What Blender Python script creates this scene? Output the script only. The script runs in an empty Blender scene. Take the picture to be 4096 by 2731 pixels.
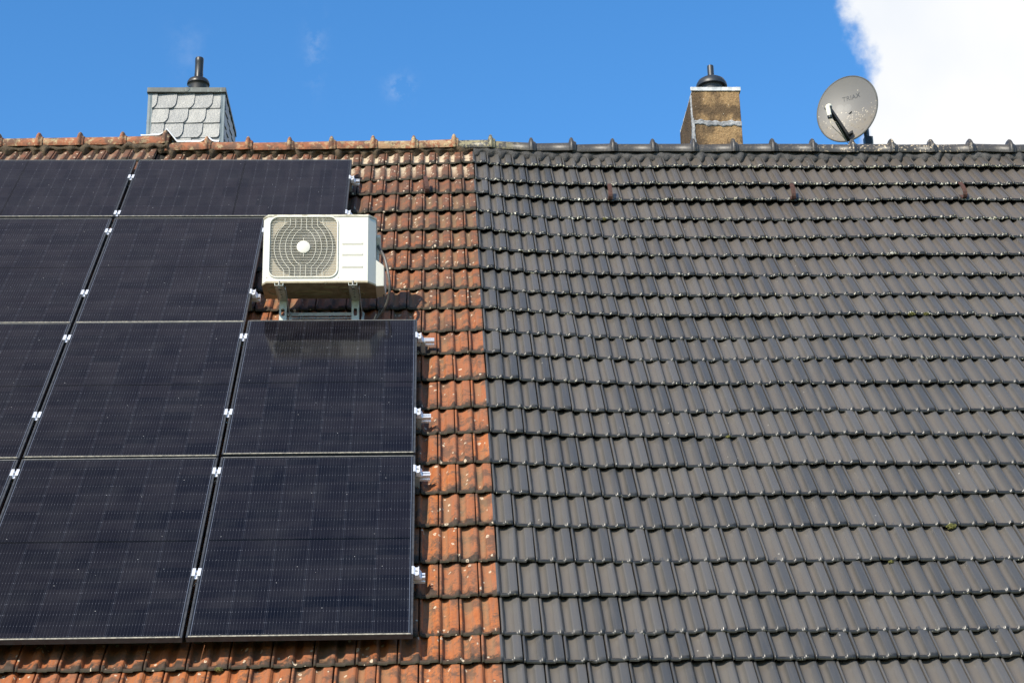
import bpy, bmesh, math, random
import numpy as np
from mathutils import Matrix, Vector
R_ = math.radians
rng = np.random.default_rng(7)
random.seed(7)
scene = bpy.context.scene
C = scene.collection

# ------------------------------------------------------------ camera, sky, sun, exposure
ALPHA = R_(48.0)                       # roof pitch
CA, SA = math.cos(ALPHA), math.sin(ALPHA)
Z0 = 8.05
cam_d = bpy.data.cameras.new('camera')
cam = bpy.data.objects.new('camera', cam_d); C.objects.link(cam)
cam_d.sensor_width = 36.0; cam_d.lens = 62.855; cam_d.clip_end = 3000
cam.matrix_world = Matrix(((0.9990776, 0.0060327, -0.0425157, 2.3964785),
                           (-0.0378083, -0.3458423, -0.9375306, -13.2015996),
                           (-0.0203596, 0.9382733, -0.3452952, 1.6006623),
                           (0, 0, 0, 1))) @ Matrix.Identity(4)
# camera columns: right, up, back
_R = Vector((0.9990776, -0.0378083, -0.0203596)); _B = Vector((-0.0425157, -0.9375306, -0.3452952))
_U = _B.cross(_R)
cam.matrix_world = Matrix(((_R.x, _U.x, _B.x, 2.3964785), (_R.y, _U.y, _B.y, -13.2015996),
                           (_R.z, _U.z, _B.z, 1.6006623), (0, 0, 0, 1)))
scene.camera = cam

# sun direction in roof frame (X, S, N)
sr = (-0.52, 0.03, 1.0)
sdir = Vector((sr[0], -sr[1] * CA - sr[2] * SA, -sr[1] * SA + sr[2] * CA)).normalized()
SUN_EL = math.asin(sdir.z)
sun_d = bpy.data.lights.new('sun', 'SUN'); sun_d.energy = 4.7; sun_d.angle = R_(0.5)
sun_d.color = (1.0, 0.92, 0.78)
sun = bpy.data.objects.new('sun', sun_d); C.objects.link(sun)
sun.rotation_euler = sdir.to_track_quat('Z', 'Y').to_euler(); sun.location = (-6, -12, 14)

world = bpy.data.worlds.new('World'); scene.world = world; world.use_nodes = True
nt = world.node_tree; nt.nodes.clear()
def wn(t, **k):
    n = nt.nodes.new(t)
    for a, b in k.items(): setattr(n, a, b)
    return n
def wm(op, a, b=None, c=None):
    n = wn('ShaderNodeMath', operation=op)
    for i, x in enumerate((a, b, c)):
        if x is None: continue
        if isinstance(x, (int, float)): n.inputs[i].default_value = x
        else: nt.links.new(x, n.inputs[i])
    return n.outputs[0]
sky = wn('ShaderNodeTexSky', sky_type='NISHITA'); sky.sun_disc = False
sky.sun_elevation = SUN_EL; sky.sun_rotation = math.atan2(sdir.x, sdir.y)
sky.altitude = 300; sky.air_density = 1.0; sky.dust_density = 0.5; sky.ozone_density = 3.0
hs = wn('ShaderNodeHueSaturation'); hs.inputs['Saturation'].default_value = 1.27; hs.inputs['Value'].default_value = 1.10
hs.inputs['Hue'].default_value = 0.5
nt.links.new(sky.outputs[0], hs.inputs['Color'])
bg = wn('ShaderNodeBackground'); bg.inputs['Strength'].default_value = 0.15
nt.links.new(hs.outputs[0], bg.inputs['Color'])
tc = wn('ShaderNodeTexCoord'); sep = wn('ShaderNodeSeparateXYZ'); nt.links.new(tc.outputs['Generated'], sep.inputs[0])
az = wm('MULTIPLY', wm('ARCTAN2', sep.outputs[0], sep.outputs[1]), 57.29578)
el = wm('MULTIPLY', wm('ARCSINE', sep.outputs[2]), 57.29578)
def wnoise(scale, detail, rough=0.55, off=0):
    n = wn('ShaderNodeTexNoise'); n.inputs['Scale'].default_value = scale; n.inputs['Detail'].default_value = detail
    n.inputs['Roughness'].default_value = rough
    mp = wn('ShaderNodeMapping'); mp.inputs['Location'].default_value = (off, off * .7, off * .3)
    nt.links.new(tc.outputs['Generated'], mp.inputs[0]); nt.links.new(mp.outputs[0], n.inputs['Vector'])
    return n.outputs[0]
# a cumulus bank standing to the right (azimuth beyond about 15 degrees, up to 55)
edge = wm('ADD', wm('MULTIPLY', wm('SUBTRACT', el, 28.0), -0.03), 15.05)
n1 = wm('MULTIPLY', wm('SUBTRACT', wnoise(14, 5, .5, 3.1), 0.5), 3.0)
n2 = wm('MULTIPLY', wm('SUBTRACT', wnoise(60, 8, .62, 1.7), 0.5), 0.9)
d = wm('ADD', wm('SUBTRACT', az, edge), wm('ADD', n1, n2))
ramp = wn('ShaderNodeMapRange', interpolation_type='SMOOTHSTEP'); ramp.inputs[1].default_value = -0.16; ramp.inputs[2].default_value = 0.42
nt.links.new(d, ramp.inputs[0])
right = wn('ShaderNodeMapRange', interpolation_type='SMOOTHSTEP'); right.inputs[1].default_value = 60; right.inputs[2].default_value = 48
nt.links.new(wm('ADD', az, n1), right.inputs[0])
high = wn('ShaderNodeMapRange', interpolation_type='SMOOTHSTEP'); high.inputs[1].default_value = 60; high.inputs[2].default_value = 45
nt.links.new(wm('ADD', el, n1), high.inputs[0])
cl = wm('MULTIPLY', wm('MULTIPLY', ramp.outputs[0], right.outputs[0]), high.outputs[0])
# faint wisps
def wisp(a0, e0, wa, we, amp, off):
    g = wm('ADD', wm('POWER', wm('DIVIDE', wm('SUBTRACT', az, a0), wa), 2), wm('POWER', wm('DIVIDE', wm('SUBTRACT', el, e0), we), 2))
    g = wm('POWER', 2.718, wm('MULTIPLY', g, -1))
    n = wn('ShaderNodeMapRange'); n.inputs[1].default_value = .45; n.inputs[2].default_value = .75
    nt.links.new(wnoise(70, 6, .65, off), n.inputs[0])
    return wm('MULTIPLY', wm('MULTIPLY', g, n.outputs[0]), amp)
ws = wm('ADD', wm('ADD', wisp(-4.3, 29.5, .35, 1.1, .22, 2.0), wisp(-1.2, 28.3, .45, .35, .40, 5.0)), wisp(-8.8, 29.2, .6, .9, .08, 8.0))
# unseen thin cloud veil added overhead on the left to grey the panel reflections
def band(v, a, b):
    x = wn('ShaderNodeMapRange', interpolation_type='SMOOTHSTEP'); x.inputs[1].default_value = a; x.inputs[2].default_value = b; nt.links.new(v, x.inputs[0]); return x.outputs[0]
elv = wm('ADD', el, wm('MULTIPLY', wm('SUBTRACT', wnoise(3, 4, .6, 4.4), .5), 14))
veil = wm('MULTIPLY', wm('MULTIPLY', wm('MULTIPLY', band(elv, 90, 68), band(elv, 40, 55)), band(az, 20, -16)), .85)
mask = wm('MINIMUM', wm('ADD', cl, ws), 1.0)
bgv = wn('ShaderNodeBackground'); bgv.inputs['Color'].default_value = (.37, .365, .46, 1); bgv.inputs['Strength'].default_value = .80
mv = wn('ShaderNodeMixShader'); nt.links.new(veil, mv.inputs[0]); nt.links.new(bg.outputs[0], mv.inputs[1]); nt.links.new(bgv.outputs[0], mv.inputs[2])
cr = wn('ShaderNodeValToRGB'); cr.color_ramp.elements[0].color = (.86, .90, .96, 1); cr.color_ramp.elements[1].color = (1.0, 1.0, 1.0, 1)
cr.color_ramp.elements[0].position = .30; cr.color_ramp.elements[1].position = .62
nt.links.new(wnoise(9, 4, .5, 6.3), cr.inputs[0])
bgc = wn('ShaderNodeBackground'); bgc.inputs['Strength'].default_value = 0.73
nt.links.new(cr.outputs[0], bgc.inputs['Color'])
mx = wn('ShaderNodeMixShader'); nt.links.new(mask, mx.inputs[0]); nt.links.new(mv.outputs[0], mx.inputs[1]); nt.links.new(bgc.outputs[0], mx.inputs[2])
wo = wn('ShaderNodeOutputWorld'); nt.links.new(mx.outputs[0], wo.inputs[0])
scene.view_settings.view_transform = 'Standard'; scene.view_settings.look = 'None'
scene.view_settings.exposure = 0.5; scene.view_settings.gamma = 1.0; scene.view_settings.use_curve_mapping = False
scene.cycles.max_bounces = 8

# ------------------------------------------------------------ helpers
def W(X, S, N):                         # roof frame (along ridge, down slope, outward) -> world
    return Vector((X, -S * CA - N * SA, Z0 - S * SA + N * CA))

class Mat:
    def __init__(s, name, col=(.5, .5, .5), rough=.5, metal=0., spec=.5):
        s.m = bpy.data.materials.new(name); s.m.use_nodes = True; s.t = s.m.node_tree
        s.b = s.t.nodes['Principled BSDF']
        s.b.inputs['Base Color'].default_value = (*col, 1); s.b.inputs['Roughness'].default_value = rough
        s.b.inputs['Metallic'].default_value = metal; s.b.inputs['Specular IOR Level'].default_value = spec
    def n(s, t, **k):
        x = s.t.nodes.new(t)
        for a, b in k.items(): setattr(x, a, b)
        return x
    def l(s, a, b): s.t.links.new(a, b)
    def put(s, x, sock):
        if isinstance(x, (int, float)): sock.default_value = x
        elif isinstance(x, tuple): sock.default_value = (*x, 1) if len(x) == 3 else x
        else: s.l(x, sock)
    def math(s, op, a, b=None, c=None, clamp=False):
        x = s.n('ShaderNodeMath', operation=op); x.use_clamp = clamp
        for i, v in enumerate((a, b, c)):
            if v is not None: s.put(v, x.inputs[i])
        return x.outputs[0]
    def obj(s): return s.n('ShaderNodeTexCoord').outputs['Object']
    def uv(s): return s.n('ShaderNodeTexCoord').outputs['UV']
    def mapping(s, v, scale=(1, 1, 1), rot=(0, 0, 0), loc=(0, 0, 0)):
        x = s.n('ShaderNodeMapping'); s.l(v, x.inputs[0]); x.inputs['Scale'].default_value = scale
        x.inputs['Rotation'].default_value = rot; x.inputs['Location'].default_value = loc
        return x.outputs[0]
    def noise(s, v, scale, detail=3, rough=.55, dist=0, dim='3D'):
        x = s.n('ShaderNodeTexNoise', noise_dimensions=dim); s.l(v, x.inputs['Vector']); x.inputs['Scale'].default_value = scale
        x.inputs['Detail'].default_value = detail; x.inputs['Roughness'].default_value = rough; x.inputs['Distortion'].default_value = dist
        return x.outputs[0]
    def voro(s, v, scale, feature='F1', rnd=1.0):
        x = s.n('ShaderNodeTexVoronoi', feature=feature); s.l(v, x.inputs['Vector']); x.inputs['Scale'].default_value = scale
        if 'Randomness' in x.inputs: x.inputs['Randomness'].default_value = rnd
        return x
    def rng(s, v, a, b, c=0., d=1., smooth=True):
        x = s.n('ShaderNodeMapRange'); x.interpolation_type = 'SMOOTHSTEP' if smooth else 'LINEAR'
        for i, q in enumerate((v, a, b, c, d)): s.put(q, x.inputs[i])
        return x.outputs[0]
    def mix(s, f, a, b, mode='MIX'):
        x = s.n('ShaderNodeMix', data_type='RGBA', blend_type=mode)
        s.put(f, x.inputs[0]); s.put(a, x.inputs[6]); s.put(b, x.inputs[7]); return x.outputs[2]
    def attr(s, nm):
        return s.n('ShaderNodeAttribute', attribute_name=nm).outputs['Fac']
    def col(s, v): s.put(v, s.b.inputs['Base Color'])
    def rough(s, v): s.put(v, s.b.inputs['Roughness'])
    def bump(s, h, strength=.3, dist=.005):
        x = s.n('ShaderNodeBump'); x.inputs['Strength'].default_value = strength; x.inputs['Distance'].default_value = dist
        s.l(h, x.inputs['Height']); s.l(x.outputs[0], s.b.inputs['Normal'])

def raw(name, V, F, mats, smooth=False, mi=None, uv=None, attrs=None):
    me = bpy.data.meshes.new(name)
    V = np.asarray(V, dtype=np.float32)
    if isinstance(F, np.ndarray):
        nf = len(F); k = F.shape[1]
        me.vertices.add(len(V)); me.vertices.foreach_set('co', V.ravel())
        me.loops.add(nf * k); me.loops.foreach_set('vertex_index', F.ravel().astype(np.int32))
        me.polygons.add(nf); me.polygons.foreach_set('loop_start', np.arange(0, nf * k, k, dtype=np.int32))
        me.update(calc_edges=True)
    else:
        me.from_pydata(V.tolist(), [], F)
    for m in (mats if isinstance(mats, (list, tuple)) else [mats]): me.materials.append(m.m)
    if mi is not None: me.polygons.foreach_set('material_index', np.asarray(mi, dtype=np.int32))
    me.polygons.foreach_set('use_smooth', np.full(len(me.polygons), smooth))
    if attrs:
        for k2, a in attrs.items():
            at = me.attributes.new(k2, 'FLOAT', 'POINT'); at.data.foreach_set('value', np.asarray(a, dtype=np.float32))
    me.validate(); me.update()
    return me
def link(name, me, parent=None, label=None):
    o = bpy.data.objects.new(name, me); C.objects.link(o); o.parent = parent
    if label: o['label'] = label
    return o
def thing(name, label, cat, loc=(0, 0, 0), rot=(0, 0, 0), group=None):
    o = bpy.data.objects.new(name, None); C.objects.link(o); o.empty_display_size = .2
    o.location = loc; o.rotation_euler = rot; o['label'] = label; o['category'] = cat
    if group: o['group'] = group
    return o
def copy_tree(o, parent=None):
    c = o.copy(); C.objects.link(c); c.parent = parent
    for ch in list(o.children): copy_tree(ch, c)
    return c

class MB:
    """collects simple solids into one mesh"""
    def __init__(s): s.v = []; s.f = []; s.mi = []
    def add(s, V, F, mi=0):
        b = len(s.v); s.v += [tuple(p) for p in V]; s.f += [tuple(i + b for i in q) for q in F]; s.mi += [mi] * len(F); return s
    def box(s, x0, x1, y0, y1, z0, z1, mi=0):
        V = [(x, y, z) for z in (z0, z1) for y in (y0, y1) for x in (x0, x1)]
        return s.add(V, [(0, 2, 3, 1), (4, 5, 7, 6), (0, 1, 5, 4), (2, 6, 7, 3), (0, 4, 6, 2), (1, 3, 7, 5)], mi)
    def tube(s, pts, r, n=8, cap=True, mi=0, closed=False):
        pts = [Vector(p) for p in pts]; m = len(pts); V = []
        up = None
        for i, p in enumerate(pts):
            a = pts[i - 1] if (i > 0 or closed) else p; b = pts[(i + 1) % m] if (i < m - 1 or closed) else p
            t = (b - a).normalized()
            if up is None: up = t.orthogonal().normalized()
            up = (up - t * up.dot(t)).normalized(); sd = t.cross(up)
            rr = r[i] if isinstance(r, (list, tuple)) else r
            for k in range(n):
                q = 2 * math.pi * k / n; V.append(p + up * (rr * math.cos(q)) + sd * (rr * math.sin(q)))
        F = []
        for i in range(m if closed else m - 1):
            j = (i + 1) % m
            for k in range(n): F.append((i * n + k, i * n + (k + 1) % n, j * n + (k + 1) % n, j * n + k))
        if cap and not closed: F += [tuple(range(n))[::-1], tuple((m - 1) * n + k for k in range(n))]
        return s.add(V, F, mi)
    def lathe(s, prof, c=(0, 0, 0), axis='z', n=32, mi=0):
        V = []; F = []
        for (r, h) in prof:
            for k in range(n):
                q = 2 * math.pi * k / n; x, y = r * math.cos(q), r * math.sin(q)
                p = (x, y, h) if axis == 'z' else (x, h, y)
                V.append((p[0] + c[0], p[1] + c[1], p[2] + c[2]))
        for i in range(len(prof) - 1):
            for k in range(n): F.append((i * n + k, i * n + (k + 1) % n, (i + 1) * n + (k + 1) % n, (i + 1) * n + k))
        return s.add(V, F, mi)
    def prism(s, poly, z0, z1, plane='xy', mi=0):
        n = len(poly)
        def P(a, b, z): return (a, b, z) if plane == 'xy' else ((a, z, b) if plane == 'xz' else (z, a, b))
        V = [P(a, b, z0) for a, b in poly] + [P(a, b, z1) for a, b in poly]
        F = [tuple(range(n))[::-1], tuple(range(n, 2 * n))] + [(i, (i + 1) % n, n + (i + 1) % n, n + i) for i in range(n)]
        return s.add(V, F, mi)
    def build(s, name, mats, parent=None, smooth=False, bevel=0, fix=True, label=None, angle=40):
        me = bpy.data.meshes.new(name); me.from_pydata(s.v, [], s.f)
        for m in (mats if isinstance(mats, (list, tuple)) else [mats]): me.materials.append(m.m)
        for p, i in zip(me.polygons, s.mi): p.material_index = i
        if fix or bevel:
            bm = bmesh.new(); bm.from_mesh(me); bmesh.ops.recalc_face_normals(bm, faces=bm.faces)
            if bevel:
                bmesh.ops.bevel(bm, geom=[e for e in bm.edges if len(e.link_faces) == 2 and e.calc_face_angle(0) > .5], offset=bevel, segments=2, affect='EDGES', profile=.6)
            if smooth:
                for f in bm.faces: f.smooth = True
                for e in bm.edges:
                    if len(e.link_faces) == 2 and e.calc_face_angle(0) > R_(angle): e.smooth = False
            bm.to_mesh(me); bm.free()
        me.update()
        return link(name, me, parent, label)

# ------------------------------------------------------------ materials
def tile_common(m):
    tu, td, tr = m.attr('tu'), m.attr('td'), m.attr('tr')
    return tu, td, tr, m.obj()
# weathered orange clay
CLAY = Mat('clay_tile', rough=.75, spec=.35)
def clay(m, crest_attr=True):
    tu, td, tr, ob = tile_common(m); ts = m.attr('ts'); dep = m.attr('dep')
    big = m.noise(ob, 1.3, 3); mid = m.noise(ob, 9, 4, .6); fine = m.noise(ob, 60, 4, .7)
    stre = m.noise(m.mapping(ob, (60, 5, 5)), 1.0, 3, .6)
    c = m.mix(m.rng(mid, .32, .68), (.27, .078, .021), (.54, .172, .042))
    c = m.mix(m.rng(tr, .0, 1., 0, .75), c, (.25, .090, .042), 'MIX')
    c = m.mix(m.math('MULTIPLY', m.rng(stre, .42, .68), .85), c, (.24, .105, .055))
    # higher courses have grown darker and browner
    age = m.math('ADD', m.rng(ts, 3.4, .3, 0, .72, False), m.math('MULTIPLY', m.math('SUBTRACT', big, .5), .7), clamp=True)
    c = m.mix(age, c, (.140, .058, .034))
    # grime patches
    g = m.math('MULTIPLY', m.rng(m.math('ADD', m.math('ADD', mid, m.math('MULTIPLY', fine, .5)), m.rng(ts, 3.6, .2, -.02, .07, False)), .66, .86), .90)
    c = m.mix(g, c, (.10, .055, .035))
    # greenish brown tint in the pans, in broad patches
    c = m.mix(m.math('MULTIPLY', m.rng(dep, .25, .9), m.rng(big, .42, .62, 0, .40)), c, (.19, .14, .075))
    # nose grime: ragged black edge on the lower end
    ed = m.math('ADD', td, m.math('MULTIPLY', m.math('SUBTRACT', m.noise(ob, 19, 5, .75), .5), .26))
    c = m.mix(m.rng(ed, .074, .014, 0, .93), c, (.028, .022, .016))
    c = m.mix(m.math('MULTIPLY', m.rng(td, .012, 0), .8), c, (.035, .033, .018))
    # lichen crusts: short pale crescents and blobs
    wv = m.n('ShaderNodeVectorMath', operation='ADD'); m.l(m.mapping(ob, (34, 24, 24), (0, .5, .5)), wv.inputs[0])
    nn = m.n('ShaderNodeTexNoise'); m.l(ob, nn.inputs['Vector']); nn.inputs['Scale'].default_value = 30
    sc = m.n('ShaderNodeVectorMath', operation='SCALE'); m.l(nn.outputs['Color'], sc.inputs[0]); sc.inputs['Scale'].default_value = .9
    m.l(sc.outputs[0], wv.inputs[1])
    v = m.voro(wv.outputs[0], 1.0)
    sp = m.n('ShaderNodeSeparateColor'); m.l(v.outputs['Color'], sp.inputs[0])
    dens = m.math('MULTIPLY', m.rng(ts, 2.4, -.1, .24, .62, False), m.rng(m.noise(ob, 3.5, 3), .38, .62, .15, 1.25))
    pick = m.math('LESS_THAN', sp.outputs[0], dens)
    rad = m.math('MULTIPLY_ADD', sp.outputs[1], .24, .10)
    blob = m.rng(v.outputs['Distance'], m.math('ADD', rad, .05), m.math('SUBTRACT', rad, .02))
    core = m.math('MULTIPLY', m.rng(v.outputs['Distance'], m.math('MULTIPLY', rad, .55), m.math('MULTIPLY', rad, .3)), .85)
    li = m.math('MULTIPLY', pick, m.math('SUBTRACT', blob, core))
    c = m.mix(m.math('MULTIPLY', li, .9), c, (.52, .42, .30))
    # thick crust in the pans of the top courses
    cr = m.math('MULTIPLY', m.rng(ts, .15, -.28), m.rng(m.math('ADD', m.noise(ob, 34, 5, .75), m.math('MULTIPLY', dep, .28)), .62, .74))
    cr = m.math('MULTIPLY', cr, m.rng(m.attr('tx'), .3, 1.5, .25, 1.))
    cr = m.math('MULTIPLY', cr, m.rng(td, .02, .05))
    c = m.mix(m.math('MULTIPLY', cr, .9), c, m.mix(fine, (.36, .29, .19), (.58, .48, .35)))
    m.col(c); m.bump(m.math('ADD', fine, m.math('MULTIPLY', li, .6)), .5, .003)
clay(CLAY)
# dark grey coated tile
GREY = Mat('grey_coated_tile', rough=.42, spec=.5)
def greyt(m):
    tu, td, tr, ob = tile_common(m); ts = m.attr('ts'); dep = m.attr('dep')
    mid = m.noise(ob, 5, 4, .6); fine = m.noise(ob, 90, 3, .7); big = m.noise(ob, .8, 2)
    c = m.mix(m.rng(tr, 0, 1, 0, 1), (.050, .051, .0515), (.086, .082, .077))
    c = m.mix(m.rng(dep, .1, .95, 0, .75), c, m.mix(mid, (.100, .083, .065), (.108, .100, .088)))
    st = m.noise(m.mapping(ob, (55, 3, 3)), 1., 3, .6)
    c = m.mix(m.rng(st, .5, .8, 0, .35), c, (.125, .108, .088))
    up = m.math('MULTIPLY', m.rng(ts, 3., .0), m.rng(m.attr('tx'), 3., 5.5))
    c = m.mix(m.math('MULTIPLY', up, .45), c, (.094, .076, .061))
    c = m.mix(m.rng(m.math('ADD', td, m.math('MULTIPLY', m.math('SUBTRACT', m.noise(ob, 30, 3), .5), .020)), .026, .009, 0, .92), c, (.012, .011, .008))  # dirty nose edge, blackened further to paint in the shade of the course gaps
    # lichen specks along the nose, more of them on the upper courses
    nz = m.noise(ob, 75, 3, .7); nz2 = m.noise(ob, 7, 2)
    band = m.math('MULTIPLY', m.rng(td, .026, .012), m.rng(td, -.001, .001))
    thr = m.rng(ts, 5.5, 0., .69, .585, False)
    thr = m.math('SUBTRACT', thr, m.math('MULTIPLY', m.math('SUBTRACT', nz2, .5), .22))
    sp = m.math('MULTIPLY', band, m.rng(nz, thr, m.math('ADD', thr, .03)))
    c = m.mix(m.math('MULTIPLY', sp, .95), c, m.mix(m.rng(m.noise(ob, 25, 2), .4, .6), (.62, .60, .48), (.36, .34, .20)))
    sp2 = m.voro(ob, 16); s3 = m.n('ShaderNodeSeparateColor'); m.l(sp2.outputs['Color'], s3.inputs[0])
    dot = m.math('MULTIPLY', m.rng(sp2.outputs['Distance'], .09, .06), m.math('LESS_THAN', s3.outputs[0], .05))
    c = m.mix(m.math('MULTIPLY', dot, .6), c, (.5, .48, .42))
    m.col(c); m.rough(m.rng(mid, .3, .7, .29, .42)); m.bump(fine, .12, .002)
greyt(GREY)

def ridge_mat(nm, grey):
    m = Mat(nm, rough=.45 if grey else .8, spec=.45 if grey else .3); ob = m.n('ShaderNodeNewGeometry').outputs['Position']
    mid = m.noise(ob, 9, 5, .65); fine = m.noise(ob, 45, 5, .7); sx = m.n('ShaderNodeSeparateXYZ'); m.l(ob, sx.inputs[0])
    if grey:
        c = m.mix(mid, (.030, .029, .028), (.058, .054, .050))
        k = m.math('MULTIPLY', m.rng(sx.outputs[0], 5.2, 6.2), m.rng(sx.outputs[0], 7.2, 6.5))
        li = m.math('MULTIPLY', m.rng(fine, .56, .61), m.math('MULTIPLY_ADD', k, .9, .12))
        c = m.mix(li, c, (.52, .42, .28))
        k2 = m.math('MULTIPLY', m.rng(sx.outputs[0], 3.25, 2.8), m.rng(m.math('ADD', m.math('MULTIPLY', mid, .5), m.math('MULTIPLY', fine, .5)), .44, .52))
        c = m.mix(k2, c, m.mix(fine, (.12, .115, .05), (.33, .28, .17)))
    else:
        c = m.mix(mid, (.15, .062, .035), (.38, .135, .062))
        c = m.mix(m.rng(m.noise(ob, 8, 5, .7), .42, .60, 0, .85), c, (.095, .060, .042))
        th = m.rng(sx.outputs[0], 1.3, 2.2, .51, .43)
        v = m.voro(m.mapping(ob, (22, 22, 30)), 1.0)
        ring = m.math('MULTIPLY', m.rng(v.outputs['Distance'], .16, .26), m.rng(v.outputs['Distance'], .46, .36))
        li = m.math('MULTIPLY', m.rng(m.noise(ob, 17, 5, .7), th, m.math('ADD', th, .07)), m.math('MULTIPLY_ADD', ring, .5, .5))
        c = m.mix(m.math('MULTIPLY', li, .85), c, m.mix(fine, (.30, .25, .12), (.50, .41, .26)))
        c = m.mix(m.rng(m.noise(ob, 30, 3), .62, .72, 0, .7), c, (.05, .045, .02))
    m.col(c); m.bump(fine, .9 if not grey else .3, .006 if not grey else .004); return m
RIDGE_O = ridge_mat('clay_ridge_tile', False); RIDGE_G = ridge_mat('grey_ridge_tile', True)
def simple(nm, c1, c2, sc=12, rough=.6, metal=0., spec=.5, bump=.2, bd=.003, r2=None):
    m = Mat(nm, c1, rough, metal, spec); ob = m.obj(); n = m.noise(ob, sc, 5, .65)
    m.col(m.mix(m.rng(n, .3, .7), c1, c2))
    if bump: m.bump(m.noise(ob, sc * 5, 4, .7), bump, bd)
    if r2 is not None: m.rough(m.rng(n, .3, .7, rough, r2))
    return m
MORT_G = simple('grey_painted_mortar', (.035, .034, .033), (.075, .072, .068), 14, .8, bump=1.0, bd=.012)
MORT_O = simple('mossy_mortar', (.042, .032, .020), (.13, .092, .055), 16, .95, bump=1.0, bd=.012)
DECK = simple('roof_underlay', (.012, .010, .008), (.022, .018, .014), 6, .95)
ALU = simple('bare_aluminium', (.86, .87, .90), (.74, .76, .80), 30, .38, .55, bump=0, r2=.5)
STEEL = simple('stainless_steel', (.40, .39, .36), (.28, .275, .26), 20, .55, .25, bump=0)
GALV = simple('galvanised_steel', (.52, .55, .50), (.40, .43, .39), 40, .5, .25, bump=.1)
FRAME = simple('black_anodised_frame', (.035, .038, .043), (.060, .064, .070), 25, .42, .3, bump=0, r2=.55)
DUST = simple('dusty_frame_lip', (.12, .115, .10), (.38, .35, .27), 45, .7, 0, bump=0)
RUST = simple('rusty_iron', (.038, .018, .013), (.085, .034, .023), 40, .8, .1, bump=.6)
PLAST_W = Mat('cream_coated_steel', (.76, .73, .65), .38, 0, .45)
_o = PLAST_W.obj(); PLAST_W.col(PLAST_W.mix(PLAST_W.rng(PLAST_W.noise(_o, 5, 5, .6), .55, .8, 0, .25), (.61, .59, .515), (.52, .49, .40)))
LIDM = Mat('dirty_cream_lid', (.8, .78, .7), .5); _o = LIDM.obj()
LIDM.col(LIDM.mix(LIDM.rng(LIDM.noise(_o, 14, 5, .7), .46, .62, 0, .75), (.56, .53, .43), (.20, .175, .10)))
BASEM = simple('dirty_base_pan', (.36, .31, .21), (.20, .165, .10), 9, .55, .15, bump=.1)
BEIGE = simple('beige_shroud', (.30, .25, .18), (.37, .31, .22), 8, .6, bump=0)
WIRE = Mat('coated_wire', (.62, .59, .49), .4)
DARK = simple('black_fan_chamber', (.010, .010, .012), (.02, .02, .022), 8, .6, bump=0)
FAN = simple('grey_fan_blade', (.018, .018, .02), (.03, .03, .032), 8, .7, bump=0)
RUBBER = simple('black_cable', (.05, .046, .043), (.10, .092, .084), 30, .5, bump=0)
CREAMC = simple('cream_cable', (.50, .45, .32), (.38, .33, .22), 30, .5, bump=0)
FLUE = simple('black_enamelled_flue', (.013, .012, .011), (.028, .026, .023), 9, .32, .0, bump=.05, r2=.5)
FLUE_G = simple('dark_grey_flue', (.016, .020, .024), (.028, .032, .036), 9, .45, .0, bump=.05)
ZINC = simple('blue_grey_zinc', (.105, .140, .155), (.15, .185, .20), 14, .5, .15, bump=.05)
LEAD = simple('white_lead_flashing', (.70, .72, .74), (.50, .52, .54), 25, .6, bump=.4)
WALL = simple('rendered_wall', (.55, .52, .46), (.48, .45, .40), 3, .9, bump=.3)
LAWN = simple('lawn', (.045, .085, .022), (.075, .11, .035), .7, .95, bump=.6, bd=.03)

# ------------------------------------------------------------ roof shape (slightly sagging either side of the party wall)
XB = 2.722
TW = 0.2118
XSTEP = XB - 12 * TW - .02
sag_S = [-.6, -.25, .1, .4, .75, 1.1, 2.8, 3.5, 4.5, 5.2, 5.8, 6.4, 8]
sag_V = [.044, .045, .055, .072, .085, .080, .078, .055, .040, .034, .020, .018, .010]
def base(X, S, ridge=False):
    """height of the crest line of the tiles"""
    X = np.asarray(X, dtype=float); S = np.asarray(S, dtype=float)
    s = np.interp(S, sag_S, sag_V)
    t = np.clip((X - XB) / 1.45, 0, 1); right = s * (1 - (1 - t) ** 2.2)
    t2 = np.clip((XB - X) / 1.7, 0, 1); left = (.024 + .006 * np.clip(S / 6, 0, 1)) * (1 - (1 - t2) ** 1.8)
    r = -.095 - np.where(X > XB, right, left)
    lift = np.where(X < XSTEP, np.clip(.052 + .02 * (X - XSTEP), .01, .06), 0.)
    wob = .004 * np.sin(X * 3.1 + S * 1.3) + .003 * np.sin(X * 1.7 - S * 2.9)
    return r + lift + wob
noses = [-0.218, 0.126, 0.418, 0.774, 1.123, 1.460, 1.803, 2.142, 2.456, 2.806, 3.132, 3.486, 3.859, 4.167, 4.522, 4.855, 5.193, 5.545, 5.862, 6.195, 6.418]
noses = [x for x in noses] + [6.775, 7.11, 7.43]
prof = np.array([(.0026, -.030), (.0032, -.006), (.0056, -.001), (.009, 0), (.0145, -.001), (.0175, -.006), (.020, -.014), (.024, -.021), (.031, -.0255),
                 (.042, -.0262), (.054, -.0235), (.064, -.018), (.072, -.0125), (.0745, -.0095), (.078, -.0095), (.081, -.0065), (.087, -.0058), (.090, -.002),
                 (.097, 0), (.107, 0), (.111, -.003), (.114, -.010), (.1165, -.0105), (.119, -.019), (.124, -.0235), (.134, -.0255), (.145, -.0225), (.154, -.0145),
                 (.160, -.005), (.164, -.0005), (.170, .0005), (.190, .001), (.205, .0005), (.2080, -.002), (.2092, -.008), (.2096, -.030)])
dl = np.array([0, 0, .0, .003, .007, .012, .018, .023, .027, .031, .036, .042, .049, .12, .22, .30, .345, .40])
def nose_drop(d):
    return np.interp(d, [0, .003, .007, .012, .018, .026, .036], [-.0190, -.0140, -.0095, -.0058, -.0028, -.0008, 0])
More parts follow.
